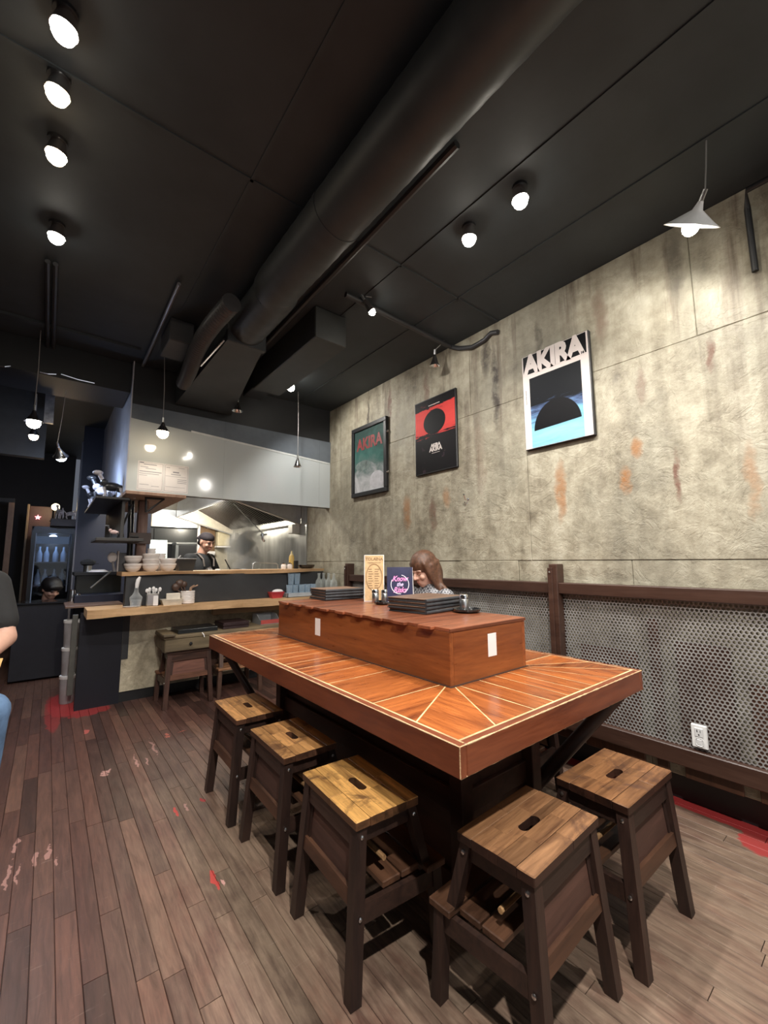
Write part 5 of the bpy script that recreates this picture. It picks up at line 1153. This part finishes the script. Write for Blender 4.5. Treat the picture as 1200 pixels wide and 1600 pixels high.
for i in range(26):
    a = -.95+1.9*i/25; x = .080*sin(a*1.15); y = -.035-.065*cos(a)
    p0 = P(x, y, .02); dn = Vector((.03+.05*cos(a), -.10+.06*a, -1)).normalized(); p1 = p0+dn*.15; p2 = p1+Vector((.04, -.10+.09*a, -.16+.02*sin(i*2.3)))
    hair += [('c', p0, p1, .017, .015), ('c', p1, p2, .015, .007)]
for s in (.066, -.070):
    hair += [('c', P(s, .040, .060), P(s*1.12, .030, -.02), .016, .015), ('c', P(s*1.12, .03, -.02), P(s*1.1, .005, -.13), .015, .012)]
for i in range(9):
    q = i/8; p0 = P(-.078+.01*q, -.005-.075*q, .03); p1 = H0+Vector((.035+.06*q, -.085+.015*q, -.10)); p2 = H0+Vector((.085+.075*q, -.125+.05*q, -.20)); p3 = H0+Vector((.120+.085*q, -.150+.06*q, -.30-.02*(i % 3)))
    hair += [('c', p0, p1, .018, .017), ('c', p1, p2, .017, .014), ('c', p2, p3, .014, .006)]
organic('hair', hair, M_hairbr, t, .0075, 2)

# cook behind the pass
H1 = Vector((1.545, 5.5, 1.445)); t = person('cook in dark cap, black tee and taupe apron, looking down behind the pass', (1.50, 5.55, 0))
hp, P, e, f, r, u = head_prims(H1, (.42, -.86, -.30))
SH = Vector((1.485, 5.56, 1.235)); ax = Vector((.88, .47, 0)).normalized(); fx = Vector((.47, -.88, 0)).normalized()  # line across the shoulders
sr, sl = SH-ax*.17, SH+ax*.17
er, el = sr+Vector((.06, -.05, -.25)), sl+Vector((.12, .02, -.24)); wr_, wl_ = er+Vector((.22, -.02, -.06)), el+Vector((.20, -.05, -.03))
body = hp+[('c', H1-u*.08-f*.02, SH+Vector((.01, 0, .03)), .054, .062), ('e', SH-Vector((0, 0, .14)), (.13, .15, .21)), ('c', (1.48, 5.57, 1.05), (1.47, 5.58, .85), .125, .13), ('c', sr, er, .050, .040), ('c', er, wr_, .039, .028), ('c', sl, el, .05, .04), ('c', el, wl_, .039, .028)]
for s in (1, -1):
    h_ = Vector((1.47, 5.58, .82))+ax*.09*s; body += [('c', h_, h_-Vector((0, 0, .40)), .085, .058), ('c', h_-Vector((0, 0, .40)), h_-Vector((.01, 0, .76)), .056, .040), ('c', h_-Vector((.02, 0, .785)), h_+Vector((.13, -.09, -.79)), .035, .028)]
body += hand_prims(wr_, (1, 0, -.1), (0, .4, -1), 1)+hand_prims(wl_, (1, -.2, -.1), (0, -.4, -1), -1)
b = organic('body', body, M_skin2, t, .0075, 4); eyes(P, u, b); MB().tube([P(-.022, .090, -.061), P(0, .094, -.063), P(.022, .090, -.061)], .005, 8).build('lips', M_lip, b, True)
organic('cap', [('e', P(0, -.015, .058), (.084, .102, .066), e), ('e', P(0, -.085, .030), (.070, .05, .05), e), ('c', P(-.05, -.125, .022), P(.05, -.125, .022), .014, .014)], plain('dark_cap', (.030, .022, .025), .8), t, .007, 3)
organic('hair', [('e', P(.060, -.055, .0), (.013, .030, .04), e), ('e', P(-.060, -.055, .0), (.013, .030, .04), e), ('e', P(0, -.09, -.02), (.06, .028, .05), e)], M_hairbk, t, .007, 2)
organic('tee', [('e', SH-Vector((0, 0, .13)), (.142, .165, .22)), ('c', (1.48, 5.57, 1.06), (1.47, 5.58, .82), .14, .145), ('c', sr, sr.lerp(er, .75), .066, .060), ('c', sl, sl.lerp(el, .75), .066, .06), ('c', sr+Vector((0, 0, .01)), sl+Vector((0, 0, .01)), .062, .062)], M_tee, t, .011, 4)
ap = organic('apron', [('e', SH+fx*.055-Vector((0, 0, .20)), (.125, .125, .17)), ('c', Vector((1.48, 5.57, 1.02))+fx*.03, Vector((1.47, 5.58, .58))+fx*.03, .148, .160)], M_apronc, t, .011, 4)
for q in (-1, 1): MB().tube([SH+fx*.165+ax*.075*q-Vector((0, 0, .09)), SH+fx*.150+ax*.085*q, SH+fx*.06+ax*.085*q+Vector((0, 0, .068)), SH-fx*.05+ax*.07*q+Vector((0, 0, .06))], .010, 8).build('strap', M_apronc, ap, True)
MB().box(-.03, .03, -.004, .004, -.012, .012).build('name_tag', M_white, ap).matrix_world = Matrix.Translation(SH+fx*.185-Vector((0, 0, .13))) @ Matrix((ax, -fx, Vector((0, 0, 1)))).transposed().to_4x4()
organic('trousers', sum([[('c', Vector((1.47, 5.58, .84))+ax*.09*s, Vector((1.47, 5.58, .42))+ax*.09*s, .10, .075), ('c', Vector((1.47, 5.58, .42))+ax*.09*s, Vector((1.46, 5.58, .09))+ax*.09*s, .072, .058)] for s in (1, -1)], []), M_tee, t, .013, 3)
for s in (1, -1): MB().ball(Vector((1.50, 5.55, .045))+ax*.09*s, .05, 14, 10, (2.0, 1.5, .9)).build('shoe', M_black, t, True)

# customer at the left edge
t = person('person in black tee and blue jeans seated at the left edge, holding a tan card', (-.36, 2.75, 0))
dup(s0, (-.50, 2.72, 0), -PI2, 'step stool at the left edge under the seated person')
H2 = Vector((-.36, 2.62, 1.36)); hp, P, e, f, r, u = head_prims(H2, (-.1, -1, -.15))
SH = Vector((-.36, 2.70, 1.10)); sr, sl = SH+Vector((-.185, 0, 0)), SH+Vector((.165, -.01, .0))
el = Vector((-.130, 2.60, .865)); wl_ = Vector((-.225, 2.36, .775)); er = Vector((-.60, 2.60, .86)); wr_ = Vector((-.45, 2.36, .79))
hipl, hipr = Vector((-.25, 2.76, .545)), Vector((-.47, 2.76, .545)); kl, kr = Vector((-.160, 2.52, .565)), Vector((-.52, 2.42, .56)); al, ar = Vector((-.170, 2.56, .10)), Vector((-.5, 2.45, .09))
body = hp+[('c', H2-u*.08-f*.02, SH+Vector((0, 0, .05)), .056, .066), ('e', SH-Vector((0, 0, .15)), (.17, .12, .22)), ('c', (-.36, 2.74, .85), (-.36, 2.76, .60), .13, .14), ('c', sl, el, .054, .044), ('c', el, wl_, .046, .030), ('c', sr, er, .054, .044), ('c', er, wr_, .046, .030),
      ('c', hipl, kl, .085, .066), ('c', kl, al, .062, .042), ('c', hipr, kr, .085, .066), ('c', kr, ar, .062, .042), ('c', al+Vector((0, .03, -.05)), al+Vector((0, -.15, -.06)), .038, .03), ('c', ar+Vector((0, .03, -.05)), ar+Vector((0, -.15, -.06)), .038, .03)]
body += hand_prims(wl_, (-.75, -.55, -.12), (-.3, .2, .9), 1)+hand_prims(wr_, (.75, -.5, -.1), (.3, .2, .9), -1)
b = organic('body', body, M_skin, t, .0075, 4); eyes(P, u, b)
organic('hair', [('e', P(0, -.025, .045), (.082, .10, .088), e)], M_hairbk, t, .008, 2)
organic('tee', [('e', SH-Vector((0, 0, .14)), (.185, .135, .235)), ('c', (-.36, 2.74, .87), (-.36, 2.76, .62), .145, .155), ('c', sl, sl.lerp(el, .70), .070, .066), ('c', sr, sr.lerp(er, .70), .07, .066), ('c', sl, sr, .066, .066)], M_tee, t, .011, 4)
jn = []
for h_, k_2, a_ in ((hipl, kl, al), (hipr, kr, ar)): jn += [('c', h_, k_2, .098, .082), ('c', k_2, a_+Vector((0, 0, .05)), .078, .060)]
organic('jeans', jn+[('e', (-.36, 2.76, .58), (.18, .15, .11))], M_denim, t, .012, 4)
for a_ in (al, ar): MB().ball(a_+Vector((0, -.06, -.048)), .048, 14, 10, (1, 2.5, .95)).build('shoe', M_white, t, True)
tag(MB().hexa([(-.38, 2.27, .755), (-.13, 2.25, .735), (-.12, 2.42, .80), (-.37, 2.44, .82)], [(-.38, 2.268, .758), (-.13, 2.248, .738), (-.12, 2.418, .803), (-.37, 2.438, .823)]).build('tan_card', plain('tan_card', (.72, .42, .16), .5)), 'tan card held by the seated person at the left edge', 'card')

# dark-haired person low behind the bar cabinet
t = person('person with dark hair, only the bent head showing behind the bar cabinet', (.05, 6.28, 0))
H3 = Vector((.053, 6.20, .90)); hp, P, e, f, r, u = head_prims(H3, (.45, -.8, -.45))
SH = Vector((.02, 6.30, .70)); body = hp+[('c', H3-u*.08-f*.02, SH, .052, .06), ('e', SH-Vector((0, 0, .12)), (.16, .11, .19)), ('c', (.02, 6.31, .55), (.02, 6.31, .36), .12, .13), ('c', (-.15, 6.29, .68), (-.17, 6.25, .42), .048, .038), ('c', (-.17, 6.25, .42), (-.05, 6.16, .36), .037, .027), ('c', (.19, 6.29, .68), (.20, 6.25, .42), .048, .038), ('c', (.20, 6.25, .42), (.10, 6.16, .36), .037, .027),
      ('c', (-.07, 6.31, .33), (-.08, 6.18, .40), .08, .06), ('c', (-.08, 6.18, .40), (-.08, 6.24, .06), .055, .04), ('c', (.11, 6.31, .33), (.12, 6.18, .40), .08, .06), ('c', (.12, 6.18, .40), (.12, 6.24, .06), .055, .04)]
body += hand_prims((-.05, 6.16, .36), (1, -.1, 0), (0, 0, -1), 1)+hand_prims((.10, 6.16, .36), (-1, -.1, 0), (0, 0, -1), -1)
b = organic('body', body, M_skin2, t, .009, 4); eyes(P, u, b)
organic('hair', [('e', P(0, -.02, .045), (.098, .112, .095), e), ('e', P(0, .065, .055), (.075, .035, .035), e), ('e', P(0, -.08, -.03), (.085, .05, .075), e)], M_hairbk, t, .009, 2)
organic('shirt', [('e', SH-Vector((0, 0, .12)), (.175, .125, .20)), ('c', (.02, 6.31, .56), (.02, 6.31, .34), .135, .145), ('c', (-.15, 6.29, .68), (-.17, 6.25, .45), .062, .052), ('c', (.19, 6.29, .68), (.20, 6.25, .45), .062, .052)], M_grey, t, .013, 3)
